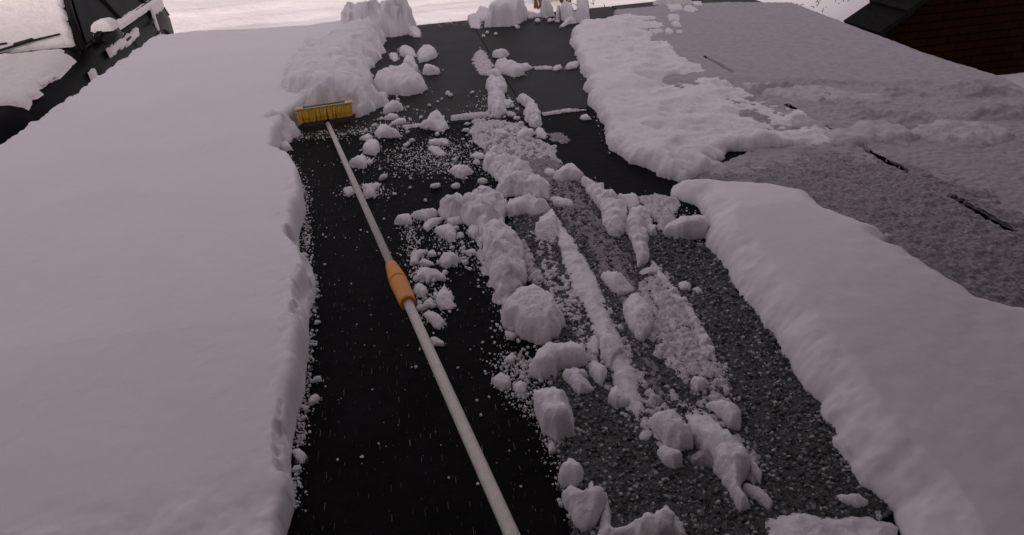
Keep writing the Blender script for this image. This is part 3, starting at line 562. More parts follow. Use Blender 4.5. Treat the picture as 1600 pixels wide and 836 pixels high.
for lab, q, T in (
    ('ragged scrap of snow right of the dark lap slits on the thin grey cover', [(1292, 206), (1340, 190), (1400, 198), (1442, 214), (1422, 232), (1372, 226), (1330, 240), (1295, 226)], 0.035),
    ('long scrap of scraped snow nearest the right frame edge', [(1420, 196), (1480, 186), (1560, 200), (1600, 222), (1540, 236), (1480, 228), (1430, 222)], 0.03),
    ('small scrap of snow between the bank tip and the first dark lap slit', [(1215, 172), (1262, 184), (1292, 198), (1270, 212), (1232, 204)], 0.028),
    ('thin upper scrap of snow along the limit of the untouched cover', [(1150, 128), (1240, 132), (1330, 146), (1400, 150), (1390, 164), (1290, 166), (1190, 150)], 0.022),
    ('flat flake of snow alone on the grey slush under the bank', [(1164, 264), (1188, 258), (1206, 268), (1188, 275)], 0.018),
    ('pointed lump standing up on the upper edge of the big right slab', [(1370, 376), (1380, 362), (1394, 380), (1394, 396), (1376, 396)], 0.06),
    ('lobed flat scrap between the bank and the big right slab', [(1095, 250), (1130, 256), (1150, 268), (1128, 278), (1100, 272)], 0.03)):
    o = mound('snow_scrap', [foot(q, T, 0.4)], T, 0.05, 0.006, 'scrap', rag=0.035, ragf=9, rough=0.010, roughf=22, lump=0.4, lumpf=8, pw=1.5, push=0.008, pushf=22)
    tag(o, lab, 'snow')
# central trail
c('flat block in the middle of the trail above the crossing lap', 'H', [(318, 562), (350, 550), (372, 590), (340, 612), (310, 602)])
c('oval clod at the foot of the upper right strand', 'H', [(388, 772), (430, 720), (480, 720), (492, 750), (440, 792), (400, 797)])
c('clod right of the oval clod at the strand foot', 'H', [(493, 742), (520, 715), (562, 760), (552, 787), (510, 777)])
c('clod in the slush below the crossing lap', 'H', [(248, 752), (270, 730), (330, 745), (342, 770), (290, 777)])
c('small clod right of the one in the slush below the lap', 'H', [(333, 737), (370, 716), (387, 735), (365, 757)])
c('round clod at the head of the upper left strand', 'H', [(218, 407), (270, 385), (312, 420), (290, 442), (240, 437)])
c('pebble-shaped clod above the crossbar on its right side', 'B', [(933, 132), (950, 95), (1000, 120), (992, 152), (960, 152)])
c('flat clod left of the middle trail above the crossbar', 'B', [(720, 102), (800, 83), (827, 100), (800, 132), (740, 122)])
c('left end clod of the crossbar', 'B', [(168, 602), (190, 560), (240, 528), (282, 535), (302, 580), (280, 612), (220, 612)])
c('long clod between the end clod and the crossbar', 'B', [(288, 530), (380, 508), (470, 488), (482, 520), (400, 582), (320, 562)])
c('finger-shaped clod under the long crossbar clod', 'B', [(368, 622), (400, 583), (510, 528), (522, 555), (480, 592), (410, 657)])
c('big egg-shaped clod hanging below the crossbar', 'B', [(458, 642), (480, 605), (560, 595), (612, 640), (622, 700), (590, 727), (520, 702)])
c('clod joining the egg-shaped clod to the crossbar', 'B', [(548, 562), (650, 548), (657, 590), (590, 617), (553, 592)])
c('round clod right of the egg-shaped clod', 'B', [(698, 642), (720, 608), (782, 618), (787, 660), (740, 707), (703, 682)])
c('small clod between the egg-shaped and the round clod', 'B', [(618, 692), (650, 658), (674, 680), (650, 707)])
c('fat horizontal clod at the right end of the crossbar', 'B', [(968, 490), (1000, 430), (1080, 398), (1220, 438), (1302, 470), (1292, 512), (1190, 557), (1130, 542), (1040, 557), (975, 532)], T=0.045, fac=2)
c('leaf-shaped clod standing at the head of the long curved ridge', 'G', [(376, 342), (400, 290), (450, 225), (477, 270), (482, 370), (465, 400), (400, 382)], T=0.045)
c('smooth clod at the upper end of the right ridge', 'G', [(458, 112), (490, 68), (545, 38), (592, 95), (570, 122), (490, 132)], T=0.045)
c('small clod left of the smooth clod at the right ridge', 'G', [(413, 87), (430, 58), (462, 65), (467, 95), (440, 105)])
c('sausage-shaped clod beside the open seam', 'G', [(443, 195), (470, 186), (547, 215), (547, 242), (500, 242), (460, 222)])
c('almond-shaped clod above the large oval one in the gritty strip', 'G', [(666, 518), (700, 513), (760, 540), (817, 590), (790, 612), (740, 630), (700, 590)], T=0.042, fac=2)
c('large oval clod below the almond-shaped one', 'G', [(758, 642), (800, 603), (850, 620), (897, 690), (897, 760), (850, 834), (810, 812), (780, 740)], T=0.048, fac=2)
c('cubic clod on the far side of the right ridge', 'G', [(733, 180), (790, 163), (832, 190), (832, 240), (790, 252), (760, 212)])
c('thin bar of snow across the right ridge', 'G', [(808, 522), (880, 498), (932, 493), (932, 520), (880, 537), (830, 537)], T=0.018)
c('clod on dark grit right of the right ridge', 'G', [(998, 562), (1030, 548), (1062, 580), (1050, 607), (1010, 602)])
c('small clod farther right on dark grit beside the right ridge', 'G', [(1063, 592), (1090, 578), (1110, 605), (1085, 622)])
c('upper of two long clods inside the right ridge', 'G', [(888, 622), (930, 608), (957, 660), (940, 692), (905, 662)])
c('lower of two long clods inside the right ridge', 'G', [(938, 692), (980, 678), (1007, 760), (980, 802), (958, 762)])
c('clod on the frosty smear left of the large oval clod', 'G', [(638, 657), (665, 638), (682, 680), (660, 712), (640, 692)])
c('pointed snow finger jutting left from the big right slab', 'G', [(926, 337), (970, 308), (1050, 283), (1130, 280), (1150, 330), (1080, 372), (1000, 377), (950, 357)], T=0.055, fac=2)
# beside the orange collar
c('oval clod alone on black felt right of the orange collar', 'D', [(298, 127), (330, 83), (400, 63), (452, 88), (452, 117), (400, 162), (350, 184), (323, 152)])
c('wing-shaped clod right of the orange collar', 'D', [(140, 200), (150, 180), (190, 166), (280, 200), (367, 255), (350, 267), (260, 262), (230, 290), (200, 267), (138, 267)])
c('drop-shaped clod below the wing-shaped clod', 'D', [(340, 258), (367, 320), (410, 370), (402, 420), (430, 467), (380, 482), (330, 482), (283, 430), (298, 360)])
c('rough clod left of the drop-shaped clod', 'D', [(123, 322), (150, 290), (195, 290), (227, 350), (185, 394), (130, 362)])
c('small clod below the rough clod by the collar', 'D', [(193, 437), (245, 388), (272, 420), (260, 472), (215, 462)])
c('slanting clod lowest of the row beside the pole', 'D', [(188, 502), (230, 473), (330, 540), (352, 585), (310, 622), (270, 612)])
c('tiny clod touching the drop-shaped clod', 'D', [(263, 362), (290, 343), (297, 395), (270, 407)])
c('crumbly arc of snow above the wing-shaped clod', 'D', [(103, 62), (200, 43), (232, 38), (165, 95), (150, 152), (98, 152)])
c('flat clod just above the wing-shaped clod', 'D', [(158, 152), (190, 118), (262, 130), (272, 150), (230, 164)])
c('small clod right of the crumbly arc', 'D', [(223, 82), (260, 53), (290, 75), (270, 97), (230, 97)])
c('flat crumbled clod beside the pole below the slanting clod', 'D', [(238, 692), (280, 678), (347, 720), (330, 747), (270, 747)])
c('clod alone on the felt between the collar and the snow tongue', 'D', [(493, 67), (540, 40), (574, 50), (572, 80), (520, 87)])
# lower centre
c('biggest boulder-like clod at the left edge of the gritty strip', 'G', [(228, 702), (268, 658), (288, 600), (330, 583), (427, 595), (432, 640), (482, 680), (514, 730), (502, 780), (440, 832), (390, 827), (320, 792), (280, 747), (240, 742)], T=0.075, fac=2)
c('clod below the boulder-like clod on black felt', 'D', [(783, 652), (820, 638), (872, 660), (842, 702), (800, 692)])
c('clod tucked under the left side of the boulder-like clod', 'D', [(798, 602), (830, 588), (877, 630), (850, 647), (810, 637)])
c('bent clod above the tall block at the left edge of the gritty strip', 'F', [(215, 215), (240, 130), (290, 93), (370, 78), (442, 110), (442, 160), (390, 182), (330, 202), (330, 227), (260, 232)], T=0.055, fac=2)
c('tall block of snow at the left edge of the gritty strip', 'F', [(228, 262), (260, 223), (320, 223), (332, 260), (372, 330), (392, 400), (392, 457), (320, 474), (268, 430), (238, 350)], T=0.07, fac=2)
c('angular slab-like clod right of the tall block', 'F', [(338, 202), (400, 178), (447, 210), (432, 230), (470, 280), (410, 305), (380, 262)], T=0.035)
c('narrow upright clod right of the bent clod', 'F', [(433, 102), (470, 53), (497, 80), (487, 140), (460, 152)])
c('ragged clod leaning on the foot of the long curved ridge', 'F', [(478, 32), (520, 18), (547, 60), (592, 130), (530, 187), (490, 152)], T=0.04)
c('leaf-shaped clod pointing down between slab-like clod and ridge', 'F', [(443, 162), (480, 148), (524, 200), (500, 272), (475, 252), (450, 202)], T=0.032)
c('boot-shaped clod alone on the grit below the leaf-shaped clod', 'F', [(533, 262), (560, 253), (607, 325), (602, 347), (550, 352), (518, 322)], T=0.03)
c('big egg-like clod left of the long lizard-shaped clod', 'F', [(678, 372), (765, 353), (802, 390), (852, 455), (852, 500), (800, 532), (740, 492), (700, 422)], T=0.055, fac=2)
c('clod below the big egg-like clod', 'F', [(713, 502), (740, 488), (812, 540), (812, 570), (775, 594), (738, 562)], T=0.04)
c('small clod left of the big egg-like clod', 'F', [(638, 452), (665, 416), (697, 430), (692, 460), (655, 487)])
c('long lizard-shaped clod on the dark grit at the lower right', 'F', [(813, 292), (850, 283), (905, 318), (947, 380), (972, 440), (1042, 510), (1082, 560), (1072, 610), (1037, 640), (1042, 700), (1080, 745), (1030, 767), (998, 692), (988, 652), (938, 582), (918, 532), (868, 472), (838, 392)], T=0.055, fac=1)
c('rounded clod right of the head of the lizard-shaped clod', 'F', [(903, 312), (940, 303), (1042, 360), (1037, 437), (990, 432), (958, 372)], T=0.045)
c('narrow clod on the right flank of the lizard-shaped clod', 'F', [(1048, 542), (1090, 543), (1122, 610), (1112, 652), (1080, 612)], T=0.025)
c('streak of snow at the right tail of the lizard-shaped clod', 'F', [(1048, 632), (1100, 648), (1168, 720), (1152, 752), (1090, 702), (1050, 662)], T=0.022)
c('greyish low clod between the egg-like and lizard-shaped clods', 'F', [(838, 522), (890, 503), (942, 560), (932, 582), (850, 572)], T=0.025, m='thin')
c('faceted clod low on the left edge of the gritty strip', 'F', [(323, 612), (375, 528), (432, 580), (432, 622), (400, 662), (340, 652)], T=0.045)
c('heart-shaped clod at the bottom left of the gritty strip', 'F', [(343, 667), (380, 640), (440, 667), (443, 620), (467, 613), (472, 650), (517, 680), (502, 760), (450, 827), (420, 838), (378, 762)], T=0.05, fac=2)
c('clod above the head of the lizard-shaped clod', 'F', [(843, 232), (880, 218), (912, 240), (902, 280), (860, 292)], T=0.03)
c('flower-shaped clod on black felt left of the bent clod', 'F', [(63, 237), (110, 198), (147, 230), (142, 265), (105, 272)])
c('round clod between the flower-shaped and bent clods', 'F', [(148, 257), (180, 233), (207, 245), (202, 285), (170, 292)])
c('small clod above the flower-shaped clod', 'F', [(118, 162), (150, 123), (167, 140), (150, 172)])
c('small upright clod under the tall block', 'F', [(288, 482), (315, 468), (322, 510), (295, 522)])
c('flat clod at the lower end of the big right slab', 'J', [(430, 745), (480, 748), (502, 770), (480, 784), (440, 767)], T=0.02)
# beside the left slab
c('pebble-like clod on black felt beside the left slab', 'K', [(238, 342), (262, 316), (282, 325), (265, 352), (245, 360)])
c('flat clod at the foot of the left slab, second from the bottom', 'K', [(178, 527), (205, 513), (234, 545), (220, 574), (195, 562)])
c('thin sliver of snow above the pebble-like clod at the left slab', 'K', [(243, 267), (285, 253), (290, 265), (250, 277)])
c('sliver of snow leaning on the left slab under the pebble-like clod', 'K', [(213, 350), (240, 370), (232, 387), (213, 370)])

# small lumps nothing tells apart: copies of six lump meshes, one group per place
def lump_mesh(seed):
    rs = np.random.RandomState(seed); n, k = 14, 9; V = []
    dirs = rs.normal(0, 1, (9, 3)); dirs /= np.linalg.norm(dirs, axis=1)[:, None]; off = 0.75 + 0.35 * rs.rand(9)
    for i in range(k + 1):
        ph = math.pi * i / k
        for j in range(n):
            th = 2 * math.pi * j / n; d = np.array([math.sin(ph) * math.cos(th), math.sin(ph) * math.sin(th), math.cos(ph)])
            dt = dirs @ d; r = min(1.15, (off[dt > 0.05] / dt[dt > 0.05]).min()) if (dt > 0.05).any() else 1.0
            r *= 1 + 0.16 * float(fbm(d[0] * 2.1 + d[2] * 1.7 + seed, d[1] * 2.1 - d[2] * 1.3, seed, 3))
            V.append(d * r * np.array([1, 0.85, 0.7]))
    Fs = [(i * n + j, (i + 1) * n + j, (i + 1) * n + (j + 1) % n, i * n + (j + 1) % n) for i in range(k) for j in range(n)]
    me = mesh_np('snow_lump', V, Fs); me.materials.append(M['snow']); return me
lumps = [lump_mesh(20 + i) for i in range(6)]
def sprinkle(lab, group, poly, n, r0, r1, seed):
    rs = np.random.RandomState(seed); pl = [tuple(P(*p)[:2]) for p in poly]; a = np.array(pl); mn, mx = a.min(0), a.max(0)
    pos = mn + rs.rand(n * 15, 2) * (mx - mn); pos = pos[sdf(pl, pos[:, 0], pos[:, 1]) > 0][:n]
    for x, y in pos:
        o = bpy.data.objects.new('snow_lump', lumps[rs.randint(6)]); C.objects.link(o); r = r0 + (r1 - r0) * rs.rand() ** 2
        o.location = (x, y, 0.42 * r); o.scale = (r * (0.8 + 0.5 * rs.rand()), r, r); o.rotation_euler = (rs.normal(0, 0.3), rs.normal(0, 0.3), rs.rand() * 6.28)
        tag(o, lab, 'snow', group)
sprinkle('small loose snow lump on black felt between the broom head and the crossbar', 'lumps below the broom head', [(560, 205), (620, 170), (740, 190), (740, 230), (760, 290), (640, 330), (600, 300), (575, 260)], 46, 0.006, 0.016, 1)
sprinkle('small snow lump scattered on the far dark felt right of the broom pile', 'lumps on the far dark felt', [(600, 150), (660, 120), (750, 120), (750, 185), (640, 190)], 16, 0.007, 0.014, 2)
sprinkle('small snow lump under the crossbar right of the pole', 'lumps under the crossbar', [(640, 370), (690, 350), (755, 370), (765, 410), (700, 440), (690, 520), (660, 510), (645, 440)], 34, 0.004, 0.011, 3)
sprinkle('small snow lump between the two lower long ridges of the gritty strip', 'lumps in the gritty strip', [(890, 420), (940, 520), (980, 560), (960, 600), (900, 540), (870, 450)], 14, 0.005, 0.011, 4)
sprinkle('small snow lump lying inside the lower right ridge', 'lumps in the right ridge', [(1010, 440), (1050, 470), (1100, 560), (1120, 610), (1060, 590), (1020, 500)], 26, 0.005, 0.012, 5)
sprinkle('small snow lump on the crumbly trail around the crossing lap', 'lumps on the central trail', [(765, 150), (800, 150), (840, 230), (880, 290), (860, 310), (800, 300), (760, 230)], 46, 0.007, 0.018, 6)
sprinkle('small snow lump at the foot of the left slab', 'lumps along the left slab', [(474, 300), (486, 300), (480, 400), (500, 440), (496, 520), (488, 600), (474, 700), (470, 760), (460, 760), (464, 660), (484, 590), (484, 480), (474, 420)], 34, 0.004, 0.010, 7)
sprinkle('small snow lump on black felt left of the boulder-like and bent clods', 'lumps left of the boulder', [(785, 560), (830, 540), (845, 580), (835, 640), (800, 620), (780, 590)], 26, 0.003, 0.008, 8)
sprinkle('small snow lump along the far roof edge', 'lumps on the far edge', [(740, 45), (790, 32), (850, 26), (915, 22), (895, 40), (850, 36), (760, 62)], 16, 0.012, 0.028, 9)

# crumbs nobody could count
def crumbs(name, n, lines, seed, r0=0.0012, r1=0.0042, mm='snow', extra=()):
    rs = np.random.RandomState(seed); ico = np.array([(0, 0, 1), (.89, 0, .45), (.28, .85, .45), (-.72, .53, .45), (-.72, -.53, .45), (.28, -.85, .45), (.72, .53, -.45), (-.28, .85, -.45), (-.89, 0, -.45), (-.28, -.85, -.45), (.72, -.53, -.45)])
    tri = np.array([(0, 1, 2), (0, 2, 3), (0, 3, 4), (0, 4, 5), (0, 5, 1), (1, 6, 2), (2, 7, 3), (3, 8, 4), (4, 9, 5), (5, 10, 1), (6, 7, 2), (7, 8, 3), (8, 9, 4), (9, 10, 5), (10, 6, 1)])
    V = []; T = []; k = 0
    wts = np.array([l[3] for l in lines], float); wts /= wts.sum()
    for li, ln in enumerate(lines):
        a = P(*ln[0])[:2]; b = P(*ln[1])[:2]
        for _ in range(int(n * wts[li])):
            t = rs.rand(); p = a + (b - a) * t + rs.normal(0, ln[2], 2); r = r0 + (r1 - r0) * rs.rand() ** 3
            q = ico * (0.7 + 0.6 * rs.rand(11, 1)) * r; V.append(q + np.array([p[0], p[1], r * 0.5])); T.append(tri + 11 * k); k += 1
    for (ex, ey, er) in extra:
        q = ico * (0.6 + 0.7 * rs.rand(11, 1)) * er; V.append(q + np.array([ex, ey, er * 0.5])); T.append(tri + 11 * k); k += 1
    o = link(name, mesh_np(name, np.vstack(V), np.vstack(T), False), mm)
    return tag(o, 'fine snow crumbs scattered over the swept felt and grit', 'snow', kind='stuff')
crumbs('snow_crumbs', 13000, [
    ((476, 290), (480, 420), 0.012, 0.9), ((492, 430), (484, 500), 0.008, 0.3), ((484, 520), (478, 640), 0.008, 0.45), ((474, 650), (466, 700), 0.008, 0.25), ((460, 740), (456, 800), 0.010, 0.2),
    ((560, 210), (640, 180), 0.09, 0.5), ((600, 250), (740, 230), 0.10, 1.8), ((650, 250), (760, 260), 0.07, 1.6), ((545, 295), (600, 300), 0.03, 0.5), ((640, 350), (670, 500), 0.02, 1.2),
    ((690, 360), (740, 420), 0.03, 0.6), ((760, 350), (800, 490), 0.03, 0.8), ((790, 560), (840, 600), 0.03, 1.0), ((800, 600), (850, 660), 0.02, 0.5), ((430, 230), (470, 290), 0.03, 0.5),
    ((770, 150), (800, 300), 0.06, 2.2), ((870, 270), (1000, 420), 0.04, 1.0), ((1010, 440), (1120, 600), 0.03, 1.6), ((880, 400), (1000, 620), 0.02, 1.0), ((860, 660), (890, 740), 0.02, 0.5), ((880, 330), (1080, 700), 0.09, 2.0), ((1100, 420), (1250, 640), 0.03, 0.6),
    ((1040, 320), (1120, 420), 0.03, 0.5), ((1180, 500), (1330, 750), 0.02, 0.6), ((900, 60), (960, 240), 0.02, 0.5), ((640, 40), (900, 25), 0.05, 0.5), ((460, 215), (640, 200), 0.04, 0.8), ((480, 300), (860, 800), 0.35, 0.7)], 3, extra=RIM)

# ------------------------------------------------------------------ the broom
A = P(513, 195, 0.014); B = P(799, 834, 0.19); ax = (B - A); L = np.linalg.norm(ax); ax /= L
br = empty('broom', tuple(A), 'long telescopic broom with yellow bristles and an orange collar, lying down the swept felt', 'broom')
loc = lambda p: np.array(p) - A
def on_axis(px_, py_):
    best = min((abs((np.dot(A + ax * t - CAM, UP) / np.dot(A + ax * t - CAM, FWD)) - (418 - py_) / F), t) for t in np.linspace(-0.2, L + 0.5, 3000)); return best[1]
t0, t1 = on_axis(0, 414), on_axis(0, 474)
MB().tube([loc(A - ax * 0.02), loc(A), loc(A + ax * (t0 + 0.03))], 0.0106, 16).build('pole', 'alu', br, True)
MB().tube([loc(A + ax * (t1 - 0.03)), loc(A + ax * L), loc(A + ax * (L + 0.55))], 0.0113, 16).build('pole', 'alu', br, True)
lc = t1 - t0; tm = t0 + 0.47 * lc
col = [(t0, .0135), (t0 + .004, .0165), (t0 + .12 * lc, .0185), (t0 + .34 * lc, .0230), (tm - .006, .0245), (tm - .002, .0240), (tm, .0205)]
MB().tube([loc(A + ax * t) for t, r in col], [r * 0.93 for t, r in col], 24).build('collar', 'orange', br, True)
col = [(tm + .0005, .0205), (tm + .002, .0232), (tm + .006, .0238), (tm + .3 * lc, .0225), (t1 - .010, .0212), (t1 - .003, .0212), (t1, .0195), (t1 + .0005, .0155)]
MB().tube([loc(A + ax * t) for t, r in col], [r * 0.93 for t, r in col], 24).build('locking_ring', 'orange', br, True)
BL = P(467, 193, 0.030); BR = P(553, 181, 0.030); ux = BR - BL; WB = np.linalg.norm(ux); ux /= WB
tow = np.array([ux[1], -ux[0], 0.0]); tow /= np.linalg.norm(tow)                     # towards the viewer
dn = np.array([0, 0, -1.0]) * math.cos(0.14) + tow * math.sin(0.14); bk = np.cross(ux, dn); bk = bk if np.dot(bk, tow) < 0 else -bk
LB = 0.058
org = BL - dn * LB
def blk(u0, u1, b0, b1, n0, n1):
    c8 = [org + ux * u + bk * b + dn * n for n in (n0, n1) for (u, b) in ((u0, b0), (u1, b0), (u1, b1), (u0, b1))]
    return [loc(p) for p in c8], [(0, 3, 2, 1), (4, 5, 6, 7), (0, 1, 5, 4), (1, 2, 6, 5), (2, 3, 7, 6), (3, 0, 4, 7)]
m_ = MB(); m_.add(*blk(-0.006, WB + 0.006, -0.003, 0.064, -0.007, 0.0)); m_.build('brush_block', 'block', br, bevel=0.002)
m_ = MB(); m_.add(*blk(0.03, WB - 0.03, 0.006, 0.050, -0.0085, -0.0068)); m_.build('dark_strip', 'trim', br, bevel=0.0006)  # dark strip laid along the top of the block
tuft = MB()
for k in range(14):
    a = 6.283 * k / 14 + random.random(); r = 0.0052 * math.sqrt(random.random()); dx, dy = r * math.cos(a), r * math.sin(a); l_ = 0.053 + 0.006 * random.random(); sx, sy_ = random.gauss(0, 0.0016), random.gauss(0, 0.002)
    tuft.tube([(dx, dy, 0), (dx * 1.15 + sx * 0.5, dy * 1.15 + sy_ * 0.5, -l_ * 0.55), (dx * 0.9 + sx, dy * 0.9 + sy_, -l_)], [0.0016, 0.0015, 0.0007], 4, False)
tm_ = bpy.data.meshes.new('bristle_tuft'); tm_.from_pydata(tuft.v, [], tuft.f); tm_.update(); tm_.materials.append(M['bristle'])
Rm = Matrix(((ux[0], bk[0], -dn[0]), (ux[1], bk[1], -dn[1]), (ux[2], bk[2], -dn[2])))
nt_ = 24
for row in range(5):
    for k in range(nt_):
        o = bpy.data.objects.new('bristle_tuft', tm_); C.objects.link(o); o.parent = br
        u = 0.006 + (WB - 0.012) * (k + 0.5 * (row % 2) * 0.9) / (nt_ - 0.5); lean = (0.16 * (0.42 - u / WB)) * -1 + random.gauss(0, 0.05)
        o.location = tuple(loc(org + ux * u + bk * (0.004 + 0.0135 * row)))
        o.rotation_euler = (Rm @ Matrix.Rotation(lean, 3, 'Y') @ Matrix.Rotation(random.gauss(0, 0.04) - 0.05 * (row == 0), 3, 'X') @ Matrix.Rotation(random.random() * 6, 3, 'Z')).to_euler()
sk_ = loc(org + ux * (WB * 0.49) + bk * 0.03)
MB().tube([loc(A - ax * 0.015), loc(A - ax * 0.05) + np.array([0, 0, -.002]), (sk_ + loc(A - ax * 0.075)) / 2, sk_], [0.0125, 0.0125, 0.012, 0.011], 12).build('socket', 'trim', br, True)

# ------------------------------------------------------------------ the parked car
CS = (1.04, 1.12, 1.0)
car = empty('parked_car', (-3.67, 5.27, ZG), 'dark car parked beside the roof, its bonnet and windscreen under snow', 'car', rz=math.radians(1.5))
car.scale = CS
def loft(st, prof, closed_ends=True):
    V = []; n = len(prof(*st[0][1:])) 
    for s_ in st:
        for (x, z) in prof(*s_[1:]): V.append((x, s_[0], z))
    Fs = [(i * n + j, i * n + (j + 1) % n, (i + 1) * n + (j + 1) % n, (i + 1) * n + j) for i in range(len(st) - 1) for j in range(n)]
    if closed_ends: Fs += [tuple(range(n)), tuple(range((len(st) - 1) * n, len(st) * n))[::-1]]
    return V, Fs
def bodyprof(wb, w, zm, wt, zt, zc, zb=0.22):
    h = [(wb, zb), (w * 0.97, zb + 0.08), (w, zm - 0.16), (w * 1.005, zm), (w * 0.985, zm + 0.06), (wt, zt), (wt * 0.88, zt + 0.03), (wt * 0.5, zc)]
    return h + [(0, zc + 0.005)] + [(-x, z) for x, z in h[::-1]]
st = [(0.0, .60, .66, .50, .60, .66, .70, .28), (0.06, .66, .76, .54, .68, .70, .74, .22), (0.22, .70, .83, .58, .74, .75, .80), (0.55, .72, .865, .62, .77, .82, .87), (0.95, .72, .875, .64, .78, .87, .92),
      (1.35, .72, .88, .66, .80, .92, .955), (1.6, .72, .88, .67, .82, .935, .95), (2.4, .72, .885, .68, .83, .96, .965), (3.2, .72, .885, .70, .83, .985, .99), (3.7, .72, .875, .71, .81, 1.0, 1.01), (4.0, .70, .85, .70, .77, 1.0, 1.01), (4.18, .66, .80, .66, .70, .96, .98), (4.28, .60, .72, .60, .62, .84, .86, .3)]
mb = MB(); mb.add(*loft(st, bodyprof)); o = mb.build('body', 'paint', car, True)
# cabin
AB, AT, CB, CT, RB, RT = (0.83, 1.36, .935), (0.60, 2.02, 1.36), (0.82, 3.55, .99), (0.60, 3.35, 1.40), (0.76, 4.05, 1.0), (0.57, 3.62, 1.36)
mir = lambda p: (-p[0], p[1], p[2])
MB().slab([mir(AB), AB, AT, mir(AT)], 0.006).build('windscreen', 'glass', car)
MB().slab([RB, mir(RB), mir(RT), RT], 0.006).build('rear_window', 'glass', car)
rp = [(2.0, .60, 1.36), (2.2, .61, 1.40), (2.8, .61, 1.43), (3.3, .60, 1.41), (3.64, .57, 1.365)]
mb = MB(); mb.add(*loft([(y, w_, z) for y, w_, z in rp], lambda w_, z: [(w_ + .02, z - .02), (w_ * .9, z + .01), (w_ * .5, z + .03), (0, z + .035), (-w_ * .5, z + .03), (-w_ * .9, z + .01), (-w_ - .02, z - .02)])); mb.build('roof', 'paint', car, True)
def lerp(a, b, t): return tuple(np.array(a) + (np.array(b) - np.array(a)) * t)
for s_ in (1, -1):
    q = lambda p: (p[0] * s_, p[1], p[2])
    bt = lambda y: (0.832, y, 0.935 + (y - 1.4) * 0.027); tp = lambda y: (0.615, y, 1.385)
    for a_, b_, c_, d_ in ((1.50, 2.45, 2.45, 2.10), (2.52, 3.30, 3.25, 2.52), (3.36, 3.80, 3.45, 3.32)):
        w_ = [q(bt(a_)), q(bt(b_)), q(tp(c_)), q(tp(d_))]
        MB().slab(w_ if s_ > 0 else w_[::-1], 0.005).build('side_window', 'glass', car)
    MB().tube([q((0.86, 1.34, .93)), q((0.72, 1.69, 1.16)), q((0.605, 2.04, 1.385))], 0.026, 8).build('pillar', 'paint', car, True)
    MB().tube([q((0.835, 2.48, .95)), q((0.615, 2.48, 1.40))], 0.03, 8).build('pillar', 'paint', car, True)
    MB().tube([q((0.835, 3.33, .98)), q((0.61, 3.28, 1.40))], 0.03, 8).build('pillar', 'paint', car, True)
    MB().tube([q((0.80, 3.86, 1.0)), q((0.70, 3.76, 1.2)), q((0.59, 3.52, 1.39))], 0.05, 8).build('pillar', 'paint', car, True)
    MB().tube([q((0.845, 1.4, .945)), q((0.852, 2.5, .972)), q((0.845, 3.6, .998))], 0.010, 6).build('window_trim', 'trim', car, True)
    MB().tube([q((0.893, 1.45, .60)), q((0.897, 2.4, .61)), q((0.893, 3.3, .62))], 0.016, 6).build('side_moulding', 'trim', car, True)
    for y_ in (2.22, 3.08): MB().tube([q((0.885, y_, .81)), q((0.905, y_ + .03, .815)), q((0.905, y_ + .15, .82)), q((0.885, y_ + .18, .82))], 0.012, 6).build('door_handle', 'trim', car, True)
    for y_ in (1.46, 2.5, 3.36): MB().tube([q((0.868, y_, .93)), q((0.8885, y_, .70)), q((0.884, y_, .4))], 0.0045, 4).build('door_gap', 'trim', car, True)
    mm_ = MB(); V = []
    mm_.add(*loft([(1.50, .02, .04, .0), (1.54, .09, .075, .0), (1.60, .105, .085, 0), (1.68, .10, .08, 0), (1.72, .085, .065, 0)], lambda hw, hh, k_: [(0.985 * s_ + hw * math.cos(t), 1.0 + hh * math.sin(t)) for t in np.linspace(0, 6.283, 13)[:-1]]))
    mi = mm_.build('mirror', 'trim', car, True)
    MB().tube([(0.985 * s_ + 0.098 * math.cos(t), 1.725, 1.0 + 0.078 * math.sin(t)) for t in np.linspace(-0.2, -3.0, 9)], 0.006, 6).build('mirror_rim', 'chrome', mi, True)
    MB().tube([q((0.84, 1.58, .955)), q((0.93, 1.60, .97))], 0.02, 6).build('mirror_arm', 'trim', mi, True)
    MB().slab([q((0.56, 0.035, .52)), q((0.775, 0.16, .55)), q((0.775, 0.22, .68)), q((0.56, 0.085, .665))][::s_], 0.012).build('headlight', 'lamp', car)
    MB().slab([q((0.845, 0.32, .60)), q((0.872, 0.50, .62)), q((0.868, 0.50, .66)), q((0.84, 0.32, .65))][::s_], 0.008).build('side_lamp', 'lamp', car)
    MB().slab([q((0.80, 4.19, .70)), q((0.68, 4.30, .70)), q((0.64, 4.24, .92)), q((0.75, 4.14, .92))][::s_], 0.012).build('tail_light', 'red', car)
    for y_ in (0.78, 3.42):
        wv = MB(); wv.add(*loft([(0, .20), (0, .25), (.015, .30), (.05, .315), (.16, .315), (.19, .29)], lambda r: [(r * math.cos(t), r * math.sin(t)) for t in np.linspace(0, 6.283, 25)[:-1]]))
        wv.v = [(s_ * (0.895 - y__), y_ + x_, 0.315 + z_) for (x_, y__, z_) in wv.v]
        wo = wv.build('wheel', 'tyre', car, True)
        MB().tube([(s_ * 0.897, y_, .315), (s_ * 0.90, y_, .315)], [0.17, 0.06], 12).build('rim', 'chrome', wo)
        ar = MB(); ar.tube([(s_ * 0.885, y_ + 0.37 * math.cos(t), .315 + 0.37 * math.sin(t)) for t in np.linspace(-0.1, 3.24, 15)], 0.022, 6); ar.build('wheel_arch', 'trim', car, True)
MB().box((-.50, -0.012, .40), (.50, 0.03, .50)).build('grille', 'trim', car, bevel=0.01)
MB().box((-.62, -0.02, .26), (.62, 0.05, .37)).build('bumper', 'trim', car, bevel=0.015)
MB().box((-.66, 4.22, .36), (.66, 4.34, .56)).build('bumper', 'trim', car, bevel=0.03)
